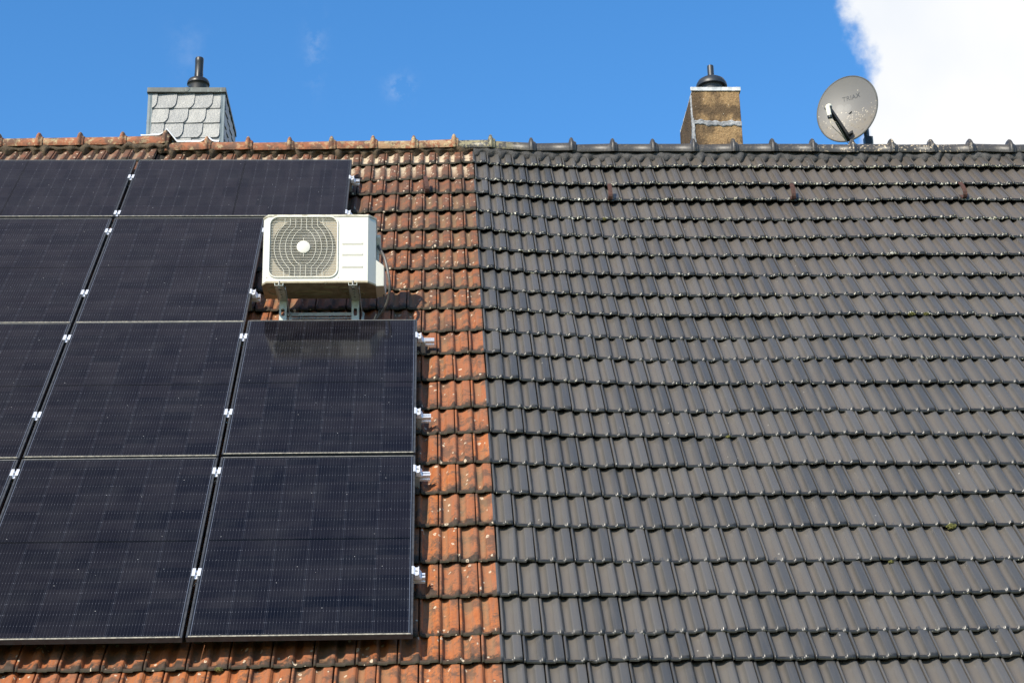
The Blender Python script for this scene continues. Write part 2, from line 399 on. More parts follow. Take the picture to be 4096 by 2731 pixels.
def tiles(x_lo, x_hi, house_right):
    Vs, Fs, at = [], [], {k: [] for k in ('tu', 'td', 'tr', 'ts', 'tx', 'dep')}
    nb = 0
    for k, S0 in enumerate(noses):
        expo = S0 - noses[k - 1] if k else .335
        dlk = np.minimum(dl, expo + .045 + np.arange(len(dl)) * 1e-4)
        half = (k % 2 == 0)
        xs0 = XB - TW / 2 if half else XB
        i0 = math.floor((x_lo - xs0) / TW) - 1; i1 = math.ceil((x_hi - xs0) / TW) + 1
        for i in range(i0, i1):
            xl = xs0 + i * TW
            if xl + TW < x_lo + .01 or xl > x_hi - .01: continue
            u = prof[:, 0].copy(); pz = prof[:, 1].copy()
            r_ = np.random.default_rng(int(1000 * k + i + 500))
            jn, js, jt, tr = r_.normal(0, .0022), r_.normal(0, .0032), r_.normal(0, .008), r_.random()
            if abs(xl + TW / 2 - XB) < .02:                       # the tile shared by both houses is split where the colour changes
                kk = 18
                jn = js = jt = 0
                if house_right: u, pz = u[kk:], pz[kk:]
                else: u, pz = u[:kk + 1], pz[:kk + 1]
            nu = len(u); nd = len(dl)
            D, U = np.meshgrid(dlk, u, indexing='ij'); P = np.broadcast_to(np.where(pz > -.0295, pz * 1.22, pz), D.shape)
            depth = -np.minimum(P, 0)
            xx_ = np.clip((D - .014) / .046, 0, 1); lim = .033 * (.20 + .80 * (1 - (1 - xx_) ** 2))
            dep = np.minimum(depth, lim)
            edge_ = np.broadcast_to(pz <= -.0295, D.shape)
            dep = dep * (1 - .32 * np.clip((D - .22) / .10, 0, 1))
            dep = np.where(edge_, depth, dep)
            X = xl + U
            crest = base(xl + TW / 2 * np.ones_like(X), S0) + (base(xl + TW, S0) - base(xl, S0)) / TW * (X - xl - TW / 2) * (1 if abs(xl + TW / 2 - XSTEP) > .2 else 0)
            tt = np.clip((D - .285) / .05, 0, 1) ** 1.5
            qq = np.minimum(np.minimum(np.abs(U - .009) / .010, np.abs(U - .098) / .022), np.abs(U - .187) / .028)
            dep = dep + np.clip(qq - .25, 0, 1.2) ** 2 * .003 * tt
            N = crest - dep + nose_drop(D) - .032 * D / .335 + jn + jt * (U - .1) * .3
            N = N - .0015 * np.sin(math.pi * U / TW) * (D < .02)
            N[0, :] = np.minimum(N[2, :], crest[0, :] - .036) if False else crest[0, :] - .031
            N[1, :] = N[2, :]
            S = S0 - D + js + .0012 * np.sin(U * 60 + k + i) * (D < .02) + .0 * X
            if r_.random() < .10:
                u0 = r_.uniform(.02, .19); wd_ = r_.uniform(.006, .016); S = S + np.zeros_like(X)
                S = S - .009 * np.exp(-((U - u0) / wd_) ** 4) * (D < .004)
            S[0, :] += -.014
            x2 = X + jt * (D) * .4
            wx = x2; wy = -S * CA - N * SA; wz = Z0 - S * SA + N * CA
            Vs.append(np.stack([wx, wy, wz], -1).reshape(-1, 3))
            a = np.arange(nd * nu).reshape(nd, nu)
            rows = [r for r in range(nd - 1) if r != 1]
            q = np.concatenate([np.stack([a[r, :-1], a[r, 1:], a[r + 1, 1:], a[r + 1, :-1]], -1) for r in rows])
            Fs.append(q + nb); nb += nd * nu
            at['tu'].append((U / TW).ravel()); at['td'].append(D.ravel()); at['tr'].append(np.full(nd * nu, tr))
            at['ts'].append(S.ravel()); at['tx'].append(X.ravel()); at['dep'].append((np.clip(dep / .025, 0, 1)).ravel())
    return np.concatenate(Vs), np.concatenate(Fs), {k: np.concatenate(v) for k, v in at.items()}

S_EAVE = 7.44
X_MIN, X_MAX = -4.4, 9.6
RY, RZ = 0.457, 8.378                                            # ridge axis
def build_house(name, label, x0, x1, right, tmat):
    h = thing(name, label, 'house', ((x0 + x1) / 2, 2.0, 0)); o = Vector(h.location)
    V, F, A = tiles(x0, x1, right)
    me = raw('roof', V - np.array(o), F, tmat, smooth=True, attrs=A)
    roof = link('roof', me, h)
    # underlay following the sag
    xs = np.arange(x0, x1 + .001, (x1 - x0) / 60); ss = np.arange(-.56, S_EAVE - .1, .15)
    G = np.array([[tuple(W(x, s, float(base(x, s)) - .082) - o) for x in xs] for s in ss]); nx = len(xs); ns = len(ss)
    a = np.arange(nx * ns).reshape(ns, nx)
    link('roof_underlay', raw('roof_underlay', G.reshape(-1, 3), np.stack([a[:-1, :-1], a[1:, :-1], a[1:, 1:], a[:-1, 1:]], -1).reshape(-1, 4), DECK), h)
    # rear slope and walls (out of sight)
    m = MB(); ye = -S_EAVE * CA + .25; yb = 2 * RY - ye; ze = Z0 - S_EAVE * SA - .02
    m.add([Vector((x, y, z)) - o for x in (x0, x1) for (y, z) in ((RY, RZ - .08), (yb + .3, ze - .28), (yb + .3, ze - .38), (RY, RZ - .20))],
          [(0, 1, 5, 4), (1, 2, 6, 5), (2, 3, 7, 6), (0, 3, 2, 1), (4, 5, 6, 7), (0, 4, 7, 3)])
    m.build('rear_slope', DECK, h)
    m = MB(); m.box(x0 - o.x + .02, x1 - o.x - .02, ye - o.y, yb - o.y, 0, ze - .12)
    m.build('wall', WALL, h)
    m = MB()
    for xe in ((x0 + .02, x0 + .26) if not right else (x1 - .26, x1 - .02),):
        m.prism([(ye - o.y, ze - .11), (yb - o.y, ze - .11), (RY - o.y, RZ - .30)], xe[0] - o.x, xe[1] - o.x, 'yz')
    m.build('gable', WALL, h)
    m = MB(); yy, zz = -S_EAVE * CA + .09 * 1, ze - .0
    ang = [math.pi + math.pi * i / 12 for i in range(13)]
    out = [(-S_EAVE * CA - .02 + .07 * math.cos(t), ze + .0 + .07 * math.sin(t)) for t in ang]; inn = [(-S_EAVE * CA - .02 + .066 * math.cos(t), ze + .066 * math.sin(t)) for t in reversed(ang)]
    m.prism([(a_ - o.y, b_) for a_, b_ in out + inn], x0 - o.x, x1 - o.x, 'yz'); m.build('gutter', ZINC, h)
    return h, o
houseL, oL = build_house('terraced_house', 'house with weathered orange clay tile roof carrying the solar panels', X_MIN, XB, False, CLAY)
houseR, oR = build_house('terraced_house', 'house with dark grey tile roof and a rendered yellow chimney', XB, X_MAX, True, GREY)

# ------------------------------------------------------------ ridge tiles
def ridge_off(X):
    xs = [-4.4, -.8, XSTEP - .03, XSTEP - .02, .86, 2.36, 2.75, 3.29, 4.1, 5.14, 7.3, 9.6]
    vs = [.010, .020, .038, -.026, -.023, -.005, 0, -.036, -.041, -.047, -.048, -.048]
    return float(np.interp(X, xs, vs))
knobs = [-1.242, -.909, -.567, -.214, .141, .491, .837, 1.185, 1.537, 1.886, 2.229, 2.569, 2.879, 3.223, 3.564, 3.914, 4.256, 4.602, 4.943, 5.279, 5.624, 5.966, 6.303, 6.645, 6.983, 7.328]
while knobs[0] > X_MIN + .4: knobs.insert(0, knobs[0] - .345)
while knobs[-1] < X_MAX - .35: knobs.append(knobs[-1] + .344)
def ridge_tile(xa, xb, mat, house, o, knob=True):
    """one cap from xa to its collar at xb"""
    L = xb - xa
    st = [(0, 0, 0), (.01, .0, 0), (L * .4, .001, 0), (L - .034, .003, 0), (L - .030, .007, .012), (L - .023, .011, .030), (L - .014, .013, .038), (L - .003, .013, .036), (L + .004, .012, .026), (L + .009, .010, .010), (L + .022, .009, .004), (L + .030, .007, .0), (L + .030, -.004, -.004)]
    if not knob: st = [s for s in st if s[0] <= L - .04] + [(L, .003, 0)]
    ja, jb = random.gauss(0, .004), random.gauss(0, .004)
    V = []; nA = 21
    for (dx, dr, kn) in st:
        x = xa + dx; t = dx / L
        xx = min(max(x, xa + .03), xb - .03)
        off = ridge_off(xa + .05) * (1 - t) + ridge_off(xb - .06) * t + ja * (1 - t) + jb * t
        cz = RZ + off + .001; r0 = .068 + dr
        for i in range(nA):
            th = -R_(22) + (math.pi + R_(44)) * i / (nA - 1)
            f = max(0., math.sin(th)); r = r0 + kn * (.30 + .70 * f ** 1.5)
            # lower skirts spread a little
            V.append((x - o.x, RY - r * math.cos(th) * 1.12 - o.y, cz + r * math.sin(th)))
    ns = len(st); F = []
    for i in range(ns - 1):
        for k in range(nA - 1): F.append((i * nA + k, i * nA + k + 1, (i + 1) * nA + k + 1, (i + 1) * nA + k))
    b = len(V)                                                 # inner shell gives the rim thickness
    for i in range(0, nA):
        x0, y0, z0 = V[k_ := (ns - 1) * nA + i]
        cy, cz = RY - o.y, RZ + ridge_off(xb - .05)
        V.append((x0 - .02, cy + (y0 - cy) * .86, cz + (z0 - cz) * .86))
    for i in range(nA - 1): F.append(((ns - 1) * nA + i, (ns - 1) * nA + i + 1, b + i + 1, b + i))
    me = raw('ridge_tile', V, F, mat, smooth=True)
    link('ridge_tile', me, house)
prev = X_MIN
for kx in knobs:
    if kx > X_MAX: break
    if prev < XB - .2 < kx + .1 and kx > XB:                   # the cap over the party wall changes colour half way
        ridge_tile(prev - .004, XB, RIDGE_O, houseL, oL, False); ridge_tile(XB, kx, RIDGE_G, houseR, oR)
    elif kx <= XB: ridge_tile(prev - (.004 if prev > X_MIN else 0), kx, RIDGE_O, houseL, oL)
    else: ridge_tile(prev - .004, kx, RIDGE_G, houseR, oR)
    prev = kx

def mortar(x0, x1, house, o, mat, grey):
    """bedding between ridge caps and the top course, scalloped lower edge; collars of it under every joint"""
    xs = np.arange(x0, x1, .008); V = []; F = []; rr = np.random.default_rng(3 if grey else 4)
    ph = rr.random(8) * 6
    for i, x in enumerate(xs):
        ro = ridge_off(x); phs = (x - XB) / (TW / 2) * 2 * math.pi
        kd = min(abs(x - .035 - k) for k in knobs)
        sc = .020 * math.sin(phs + .4 * math.sin(x * 7 + ph[0])) + .012 * math.sin(x * 23 + ph[1]) + .006 * math.sin(x * 71 + ph[2])
        low = (-.412 + sc * (1. if grey else .8)) if grey else (-.470 + sc * .7)
        if kd < .05: low += .022 * (1 - (kd / .05) ** 2)
        if grey: low -= .035 * max(0, 1 - (x - XB) / .8)
        N_t = float(base(x, -.3)) - .014
        top = W(x, -.60, N_t + .045); bulge = .012 + .006 * math.sin(x * 37 + ph[3]) + (.018 * (1 - (kd / .05) ** 2) if kd < .05 else 0)
        P = [W(x, -.60, N_t - .03), W(x, -.56, N_t + .02 + bulge * .8), W(x, -.51, N_t + .012 + bulge), W(x, -.45 + (low + .43) * .5, N_t + .0 + bulge * .9), W(x, low - .01, N_t - .008 + bulge * .45), W(x, low, N_t - .018), W(x, low - .002, N_t - .05)]
        V += [tuple(p - o) for p in P]
    n = 7
    for i in range(len(xs) - 1):
        for k in range(n - 1): F.append((i * n + k, i * n + k + 1, (i + 1) * n + k + 1, (i + 1) * n + k))
    link('ridge_mortar', raw('ridge_mortar', V, F, mat, smooth=True), house)
mortar(XB, X_MAX, houseR, oR, MORT_G, True)
mortar(X_MIN, XB + .006, houseL, oL, MORT_O, False)

# ------------------------------------------------------------ iron ladder hooks lying out of the tiles
def ladder_hook(X, S, house, o, lean=0.):
    pts = [(-.06, -.006), (0, .000), (.018, .004), (.028, .016), (.026, .034), (.012, .052), (-.012, .066), (-.055, .080), (-.112, .086)]
    m = MB(); Nn = float(base(X, S)) - .004; V = []
    for (ds, dn) in pts:
        for sx in (-1, 1):
            for th in (0, .006):
                V.append(W(X + sx * .017 + lean * (.03 - ds), S + ds, Nn - .012 + dn + th) - o)
    F = []
    for i in range(len(pts) - 1):
        a, b = i * 4, i * 4 + 4
        F += [(a, a + 1, b + 1, b), (a + 2, b + 2, b + 3, a + 3), (a + 1, a + 3, b + 3, b + 1), (a, b, b + 2, a + 2)]
    F += [(0, 2, 3, 1), (len(V) - 4, len(V) - 3, len(V) - 1, len(V) - 2)]
    m.add(V, F); m.build('ladder_hook', RUST, house)
for X in (3.803, 5.285): ladder_hook(X, .412, houseR, oR)
ladder_hook(6.69, .395, houseR, oR, -.12); ladder_hook(2.335, .412, houseL, oL, -.12)

MOSS = simple('moss', (.055, .060, .012), (.13, .12, .03), 60, .95, bump=.8)
for (X, S, hs_, oo, sz) in ((3.73, .742, houseR, oR, .016), (5.765, 2.43, houseR, oR, .020), (5.87, 2.43, houseR, oR, .016), (5.33, 5.175, houseR, oR, .022), (4.9, 5.530, houseR, oR, .012), (6.9, 1.775, houseR, oR, .012), (1.3, 6.40, houseL, oL, .016), (4.2, 4.15, houseR, oR, .012)):
    bm = bmesh.new(); bmesh.ops.create_icosphere(bm, subdivisions=3, radius=sz)
    for v in bm.verts: v.co *= random.uniform(.75, 1.2)
    cc = W(X, S + .022, float(base(X, S)) - .022) - oo
    for v in bm.verts: v.co = Vector((v.co.x * 1.3, v.co.y, v.co.z * .8)) + cc
    me = bpy.data.meshes.new('moss_tuft'); bm.to_mesh(me); bm.free(); me.materials.append(MOSS.m); link('moss_tuft', me, hs_)

# ------------------------------------------------------------ left chimney: slates, zinc trim
CHY = .577
def add_slates(m, P, u0, u1, v0, v1, sc=1., seed=1):
    """old-German slates on a wall: P(u, v, n) -> point"""
    rr = random.Random(seed); rh = .140; pw = .158
    r = 0; v = v1
    while v > v0 - rh:
        y1 = v + .012; y0 = v - rh; off = (.045, -.02, -.06, .03, -.035, .01)[r % 6]
        i = 0; u = u0 - pw + off
        while u < u1 + .02:
            w = pw * rr.uniform(.95, 1.06)
            # outline: top straight, right flank bulging, lower right corner swept in
            pts = [(u, y1), (u + w, y1), (u + w + .002, y1 - .035), (u + w - .002, y0 + .05), (u + w - .012, y0 + .025), (u + w - .026, y0 + .008), (u + w - .040, y0), (u + w * .35, y0 - .001), (u - .042, y0 + .001)]
            pts += [(u - .026, y0 + .012), (u - .012, y0 + .03), (u, y0 + .055)]
            cl = [(min(max(a, u0), u1), min(max(b, v0), v1)) for a, b in pts]
            cl2 = [p for j, p in enumerate(cl) if (abs(p[0] - cl[j - 1][0]) + abs(p[1] - cl[j - 1][1])) > 1e-5]
            area = sum(cl2[j - 1][0] * cl2[j][1] - cl2[j][0] * cl2[j - 1][1] for j in range(len(cl2)))
            if len(cl2) > 3 and abs(area) > .0006:
                t0 = .004 + .002 * (r % 2); n = len(cl2); cv = sum(p[1] for p in cl2) / n
                tl = rr.uniform(-.003, .003)
                top = [P(a, b, .010 + (v1 - b) * .0 + (y1 - b) * .085 + (a - u) * .065 + tl * (a - u) * 3) for a, b in cl2]; bot = [P(a, b, .0) for a, b in cl2]
                # lower edges lie further out
                m.add(top + bot, [tuple(range(n)), tuple(range(n, 2 * n))[::-1]] + [(j, (j + 1) % n, n + (j + 1) % n, n + j) for j in range(n)], rr.choice((0, 0, 1)))
            u += w
        v -= rh; r += 1
SLATE = simple('pale_slate', (.20, .205, .20), (.285, .285, .27), 11, .42, 0, .5, bump=.9, bd=.006)
SLATE2 = simple('pale_slate_darker', (.17, .178, .18), (.23, .235, .23), 11, .42, 0, .5, bump=.8, bd=.006)
SLATE_B = simple('slate_backing', (.02, .022, .025), (.03, .03, .035), 9, .8, bump=0)
PATINA = Mat('patinated_zinc', (.1, .12, .12), .55, .1); _o = PATINA.obj()
_st = PATINA.noise(PATINA.mapping(_o, (90, 90, 6)), 1., 3, .6); _b = PATINA.noise(_o, 7, 4)
_c = PATINA.mix(PATINA.rng(_b, .35, .65), (.060, .068, .064), (.105, .115, .105))
PATINA.col(PATINA.mix(PATINA.math('MULTIPLY', PATINA.rng(_st, .55, .68), PATINA.rng(PATINA.noise(_o, 4.1, 1), .5, .6)), _c, (.28, .37, .35)))
def chimney_a(house, o):
    x0, x1, y0, y1, zt = -.048, .590, CHY, CHY + .80, 8.965
    c = MB(); c.box(x0 + .012 - o.x, x1 - .012 - o.x, y0 + .012 - o.y, y1 - .012 - o.y, 7.5, zt)
    ch = c.build('chimney', SLATE_B, house)
    m = MB()
    add_slates(m, lambda u, v, n: (u - o.x, y0 + .012 - n - o.y, v), x0 + .028, x1 - .028, 8.40, zt - .008, seed=3)
    add_slates(m, lambda u, v, n: (x1 - .012 + n - o.x, u - o.y, v), y0 + .028, y1 - .03, 8.40, zt - .008, seed=5)
    add_slates(m, lambda u, v, n: (x0 + .012 - n - o.x, -u - o.y, v), -(y1 - .03), -(y0 + .028), 8.40, zt - .008, seed=8)
    m.build('slate_cladding', [SLATE, SLATE2], ch)
    t = MB()                                                    # folded corner trims
    for (cx, sx) in ((x0, 1), (x1, -1)):
        for (cy, sy) in ((y0, 1), (y1, -1)):
            t2 = MB(); a, b = sorted((cx - sx * .008, cx + sx * .030)); e, f = sorted((cy - sy * .008, cy + sy * .004))
            t2.box(a - o.x, b - o.x, e - o.y, f - o.y, 8.05, zt - .004)
            a, b = sorted((cx - sx * .010, cx + sx * .002)); e, f = sorted((cy - sy * .006, cy + sy * .030))
            t2.box(a - o.x, b - o.x, e - o.y, f - o.y, 8.05, zt - .006)
            if sy == 1:
                for q in (.012, .020): t2.tube([(cx + sx * q - o.x, y0 - .0085 - o.y, 8.05), (cx + sx * q - o.x, y0 - .0085 - o.y, zt - .01)], .0018, 5)
            t2.build('corner_trim', ZINC, ch)
    k = MB(); k.box(x0 - .016 - o.x, x1 + .016 - o.x, y0 - .028 - o.y, y1 + .022 - o.y, zt, zt + .042)
    k.box(x0 - .019 - o.x, x1 + .019 - o.x, y0 - .031 - o.y, y1 + .025 - o.y, zt - .004, zt + .003)
    cap = k.build('chimney_cap', PATINA, ch, bevel=.003)
    q = MB(); q.lathe([(0, -.004), (.020, -.004), (.024, -.002), (.026, 0.003)], ((x0 + x1) / 2 + .0 - o.x, y0 - .029 - o.y, zt + .021), 'y', 20)
    q.build('cap_disc', PATINA, ch)
    zc = zt + .077; fx, fy = .327, y0 + .26
    q = MB(); q.tube([(fx - o.x, fy - o.y, zt + .04), (fx - o.x, fy - o.y, zc + .01)], .077, 24); q.build('flue_collar', FLUE, ch, smooth=True)
    f = MB(); f.lathe([(.078, zc), (.080, zc + .12), (.086, zc + .135), (.092, zc + .140), (.098, zc + .142), (.099, zc + .150), (.096, zc + .165), (.086, zc + .184), (.066, zc + .197), (.044, zc + .203), (.038, zc + .21),
                       (.0385, zc + .25), (.0365, zc + .252), (.0365, zc + .360), (.0375, zc + .362), (.0375, zc + .400), (.035, zc + .407), (.024, zc + .409), (.024, zc + .385)], (fx - o.x, fy - o.y, 0))
    f.build('flue', FLUE, ch, smooth=True, angle=30)
    # white flashing draped over the ridge caps
    V = []; F = []; n = 80
    for i in range(n + 1):
        x = x0 - .03 + (x1 - x0 + .02) * i / n; t = (x - x0) / (x1 - x0)
        kd = min(abs(x + .010 - kk) for kk in knobs); h = RZ + .076 + ridge_off(x) + .035 * math.exp(-(kd / .035) ** 2)
        if x > XSTEP - .03: h = max(h, RZ + .076 + ridge_off(XSTEP - .03) + .025 - (x - XSTEP) * 1.3)
        h += .004; hh = .020 + .003 * math.sin(x * 40)
        for (yy, zz) in ((RY - .020, h - .004), (RY - .024, h + .004), (RY + .0, h + hh), (CHY - .004, h + hh + .01), (CHY - .004, h - .03)):
            V.append((x - o.x, yy - o.y, zz))
    for i in range(n):
        for k2 in range(4): F.append((i * 5 + k2, i * 5 + k2 + 1, (i + 1) * 5 + k2 + 1, (i + 1) * 5 + k2))
    link('flashing', raw('flashing', V, F, LEAD, smooth=True), ch)
chimney_a(houseL, oL)

RENDER_ = Mat('ochre_roughcast', rough=.95, spec=.2)
def rc(m):
    ob = m.obj(); big = m.noise(m.mapping(ob, (1.4, 1.4, 1)), 4.5, 4, .6); fine = m.noise(ob, 55, 5, .75); mid = m.noise(ob, 17, 4, .7)
    c = m.mix(m.rng(fine, .3, .7), (.25, .155, .075), (.38, .255, .130))
    c = m.mix(m.rng(big, .44, .60, 0, .85), c, (.085, .058, .036))
    c = m.mix(m.rng(mid, .60, .75, 0, .6), c, (.085, .055, .032))
    sx = m.n('ShaderNodeSeparateXYZ'); m.l(ob, sx.inputs[0])
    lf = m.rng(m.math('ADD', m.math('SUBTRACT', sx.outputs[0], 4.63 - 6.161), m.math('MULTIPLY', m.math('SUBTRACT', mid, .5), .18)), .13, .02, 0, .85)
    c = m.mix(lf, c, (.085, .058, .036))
    v = m.voro(ob, 42); s2 = m.n('ShaderNodeSeparateColor'); m.l(v.outputs['Color'], s2.inputs[0])
    c = m.mix(m.math('MULTIPLY', m.rng(v.outputs['Distance'], .2, .12), m.math('LESS_THAN', s2.outputs[0], .02)), c, (.55, .48, .38))
    m.col(c); m.bump(m.math('ADD', fine, m.math('MULTIPLY', mid, .8)), 1.0, .018)
rc(RENDER_)
PATCH = simple('white_sealing_mortar', (.38, .39, .40), (.13, .135, .145), 14, .75, bump=.9, bd=.01)
def chimney_b(house, o):
    x0, x1, y0, y1, zt = 4.632, 5.050, CHY, CHY + .80, 8.985
    V = []; F = []
    # battered body, a little wider at the foot
    def ring(z, e): return [(x0 - e * .3 - o.x, y0 - e * .2 - o.y, z), (x1 + e * .35 - o.x, y0 - e * .2 - o.y, z), (x1 + e * .35 - o.x, y1 + e * .3 - o.y, z), (x0 - e * .3 - o.x, y1 + e * .3 - o.y, z)]
    zs = [7.5 + i * (zt - 7.5) / 30 for i in range(31)]
    for z in zs: V += ring(z, (zt - z) * .012)
    for i in range(30):
        for k in range(4): F.append((i * 4 + k, i * 4 + (k + 1) % 4, (i + 1) * 4 + (k + 1) % 4, (i + 1) * 4 + k))
    F.append((120, 121, 122, 123)); m = MB(); m.add(V, F); ch = m.build('chimney', RENDER_, house, bevel=.008)
    # cement capping slab
    m = MB(); V = []; n = 24
    pts = []
    def jit(x, y): return (x + random.gauss(0, .0012), y + random.gauss(0, .0012))
    e = .012
    for i in range(n): pts.append(jit(x0 - e + (x1 - x0 + 2 * e) * i / n, y0 - e))
    for i in range(n): pts.append(jit(x1 + e, y0 - e + (y1 - y0 + 2 * e) * i / n))
    for i in range(n): pts.append(jit(x1 + e - (x1 - x0 + 2 * e) * i / n, y1 + e))
    for i in range(n): pts.append(jit(x0 + .010, y1 + e - (y1 - y0 + 2 * e) * i / n))
    m.prism([(a - o.x, b - o.y) for a, b in pts], zt, zt + .034); m.build('chimney_cap', simple('white_cement', (.56, .57, .57), (.34, .36, .37), 22, .8, bump=.5), ch)
    # irregular white repair band and corner repair
    def strip(P, u0, u1, f_lo, f_hi, n=60, nm='repair_band'):
        V = []; F = []
        for i in range(n + 1):
            u = u0 + (u1 - u0) * i / n; a, b = f_lo(u), f_hi(u)
            for t, h in ((0, -.004), (.06, .005), (.35, .008), (.5, .004), (.65, .009), (.94, .005), (1, -.004)): V.append(P(u, a + (b - a) * t, h + .002 * math.sin(u * 160 + t * 5)))
        for i in range(n):
            for k in range(6): F.append((i * 7 + k, i * 7 + k + 1, (i + 1) * 7 + k + 1, (i + 1) * 7 + k))
        link(nm, raw(nm, V, F, PATCH, smooth=True), ch)
    nz = lambda u, s: .006 * math.sin(u * 43 + s) + .004 * math.sin(u * 97 + 2 * s)
    zb = 8.645
    strip(lambda u, v, h: (u - o.x, y0 - .004 - h - o.y, v), x0 + .006, x1 + .001,
          lambda u: zb - .004 + .018 * (1 - (u - x0) / .4) + nz(u, 1) - .008 * math.exp(-((u - x0 - .2) / .08) ** 2),
          lambda u: zb + .044 + .020 * math.exp(-((u - x0 - .08) / .05) ** 2) + nz(u, 2.2) + .006 * (u - x0) / .4)
    strip(lambda u, v, h: (v - o.x, y0 - .003 - h - o.y, u), 8.35, 8.72, lambda u: x0 - .007, lambda u: x0 + .010 + .022 * max(0, (8.70 - u)) + .3 * nz(u, .5), 40)
    strip(lambda u, v, h: (x0 - .004 - h - o.x, v - o.y, u), 8.30, 8.95, lambda u: y0 - .006 + (.02 if u > 8.75 else .0), lambda u: y0 + .05 + .35 * max(0, 8.66 - u) + nz(u, 3), 60)
    strip(lambda u, v, h: (x0 - .007 - h - o.x, v - o.y, u), 8.10, 8.62, lambda u: y1 - .10 - .45 * max(0, 8.6 - u) + nz(u, 5), lambda u: y1 - .06 - .1 * max(0, 8.6 - u), 60)
    zc = zt + .034; fx, fy = 4.853, y0 + .24
    f = MB(); f.lathe([(.098, zc), (.100, zc + .125), (.108, zc + .145), (.130, zc + .128), (.137, zc + .128), (.138, zc + .140), (.134, zc + .160), (.117, zc + .190), (.088, zc + .210), (.055, zc + .219), (.030, zc + .221), (.0285, zc + .228), (.0285, zc + .335), (.027, zc + .345), (.020, zc + .347), (.020, zc + .33)], (fx - o.x, fy - o.y, 0))
    f.build('flue', FLUE_G, ch, smooth=True, angle=30)
chimney_b(houseR, oR)

# ------------------------------------------------------------ solar panels
GLASS = Mat('black_cell_glass', rough=.10, spec=.17)
def glass(m, land):
    uv = m.uv(); s = m.n('ShaderNodeSeparateXYZ'); m.l(uv, s.inputs[0]); u, v = s.outputs[0], s.outputs[1]
    oi = m.n('ShaderNodeObjectInfo')
    vv = m.math('ABSOLUTE', m.math('SUBTRACT', v, .861))
    cx = m.math('DIVIDE', m.math('SUBTRACT', u, .021), .182); cy = m.math('DIVIDE', m.math('SUBTRACT', vv, .0055), .0925)
    fx, fy = m.math('FRACT', cx), m.math('FRACT', cy)
    ex = m.math('ABSOLUTE', m.math('SUBTRACT', fx, .5)); ey = m.math('ABSOLUTE', m.math('SUBTRACT', fy, .5))
    comb = m.n('ShaderNodeCombineXYZ'); m.l(m.math('FLOOR', cx), comb.inputs[0]); m.l(m.math('FLOOR', m.math('ADD', m.math('DIVIDE', v, .0925), 0)), comb.inputs[1]); m.l(m.math('MULTIPLY', oi.outputs['Random'], 50), comb.inputs[2])
    wn_ = m.n('ShaderNodeTexWhiteNoise', noise_dimensions='3D'); m.l(comb.outputs[0], wn_.inputs[0])
    c = m.mix(wn_.outputs[0], (.0020, .0022, .0046), (.0078, .0069, .0096))
    bb = m.math('ABSOLUTE', m.math('SUBTRACT', m.math('FRACT', m.math('MULTIPLY', fx, 11)), .5))
    bar = m.math('MULTIPLY', m.rng(bb, .036, .022), m.math('LESS_THAN', ex, .485))
    nz = m.noise(m.mapping(uv, (40, 3, 1)), 1., 2)
    dash = m.rng(ey, .44, .455)
    c = m.mix(m.math('MULTIPLY', bar, m.math('ADD', m.math('MULTIPLY_ADD', nz, .14, .03), m.math('MULTIPLY', dash, .42))), c, (.30, .31, .36))
    gapx = m.rng(ex, .4905, .4945); gapy = m.rng(ey, .490, .496)
    c = m.mix(m.math('MULTIPLY', gapx, .38), c, (.045, .05, .065))
    c = m.mix(m.math('MULTIPLY', gapy, .6), c, (.004, .004, .006))
    dot = m.math('MULTIPLY', m.rng(ex, .482, .490), m.rng(ey, .46, .48))
    c = m.mix(m.math('MULTIPLY', dot, .34), c, (.22, .23, .27))
    c = m.mix(m.math('LESS_THAN', vv, .0085), c, (.0005, .0005, .0005))
    inside = m.math('MULTIPLY', m.math('MULTIPLY', m.math('GREATER_THAN', u, .021), m.math('LESS_THAN', u, 1.113)), m.math('LESS_THAN', vv, .838))
    c = m.mix(inside, (.010, .011, .014), c)
    # busbar glimpse beside the frame
    eb = m.math('MULTIPLY', m.rng(m.math('ABSOLUTE', m.math('SUBTRACT', m.math('ABSOLUTE', m.math('SUBTRACT', u, .567)), .5475)), .0012, .0006), .5)
    c = m.mix(eb, c, (.25, .29, .38))
    # dust: specks and a thin film that gathers low down
    vo = m.voro(uv, 60); s2 = m.n('ShaderNodeSeparateColor'); m.l(vo.outputs['Color'], s2.inputs[0])
    spk = m.math('MULTIPLY', m.rng(vo.outputs['Distance'], .16, .10), m.math('LESS_THAN', s2.outputs[0], .010))
    c = m.mix(m.math('MULTIPLY', spk, .7), c, (.6, .6, .6))
    film = m.noise(uv, 4, 4, .6)
    c = m.mix(m.rng(film, .35, .75, .002, .014), c, (.5, .5, .5))
    m.col(c); m.rough(m.rng(film, .3, .7, .07, .13))
glass(GLASS, False)
TRACE = Mat('silver_label_strip', (.7, .75, .78), .3)
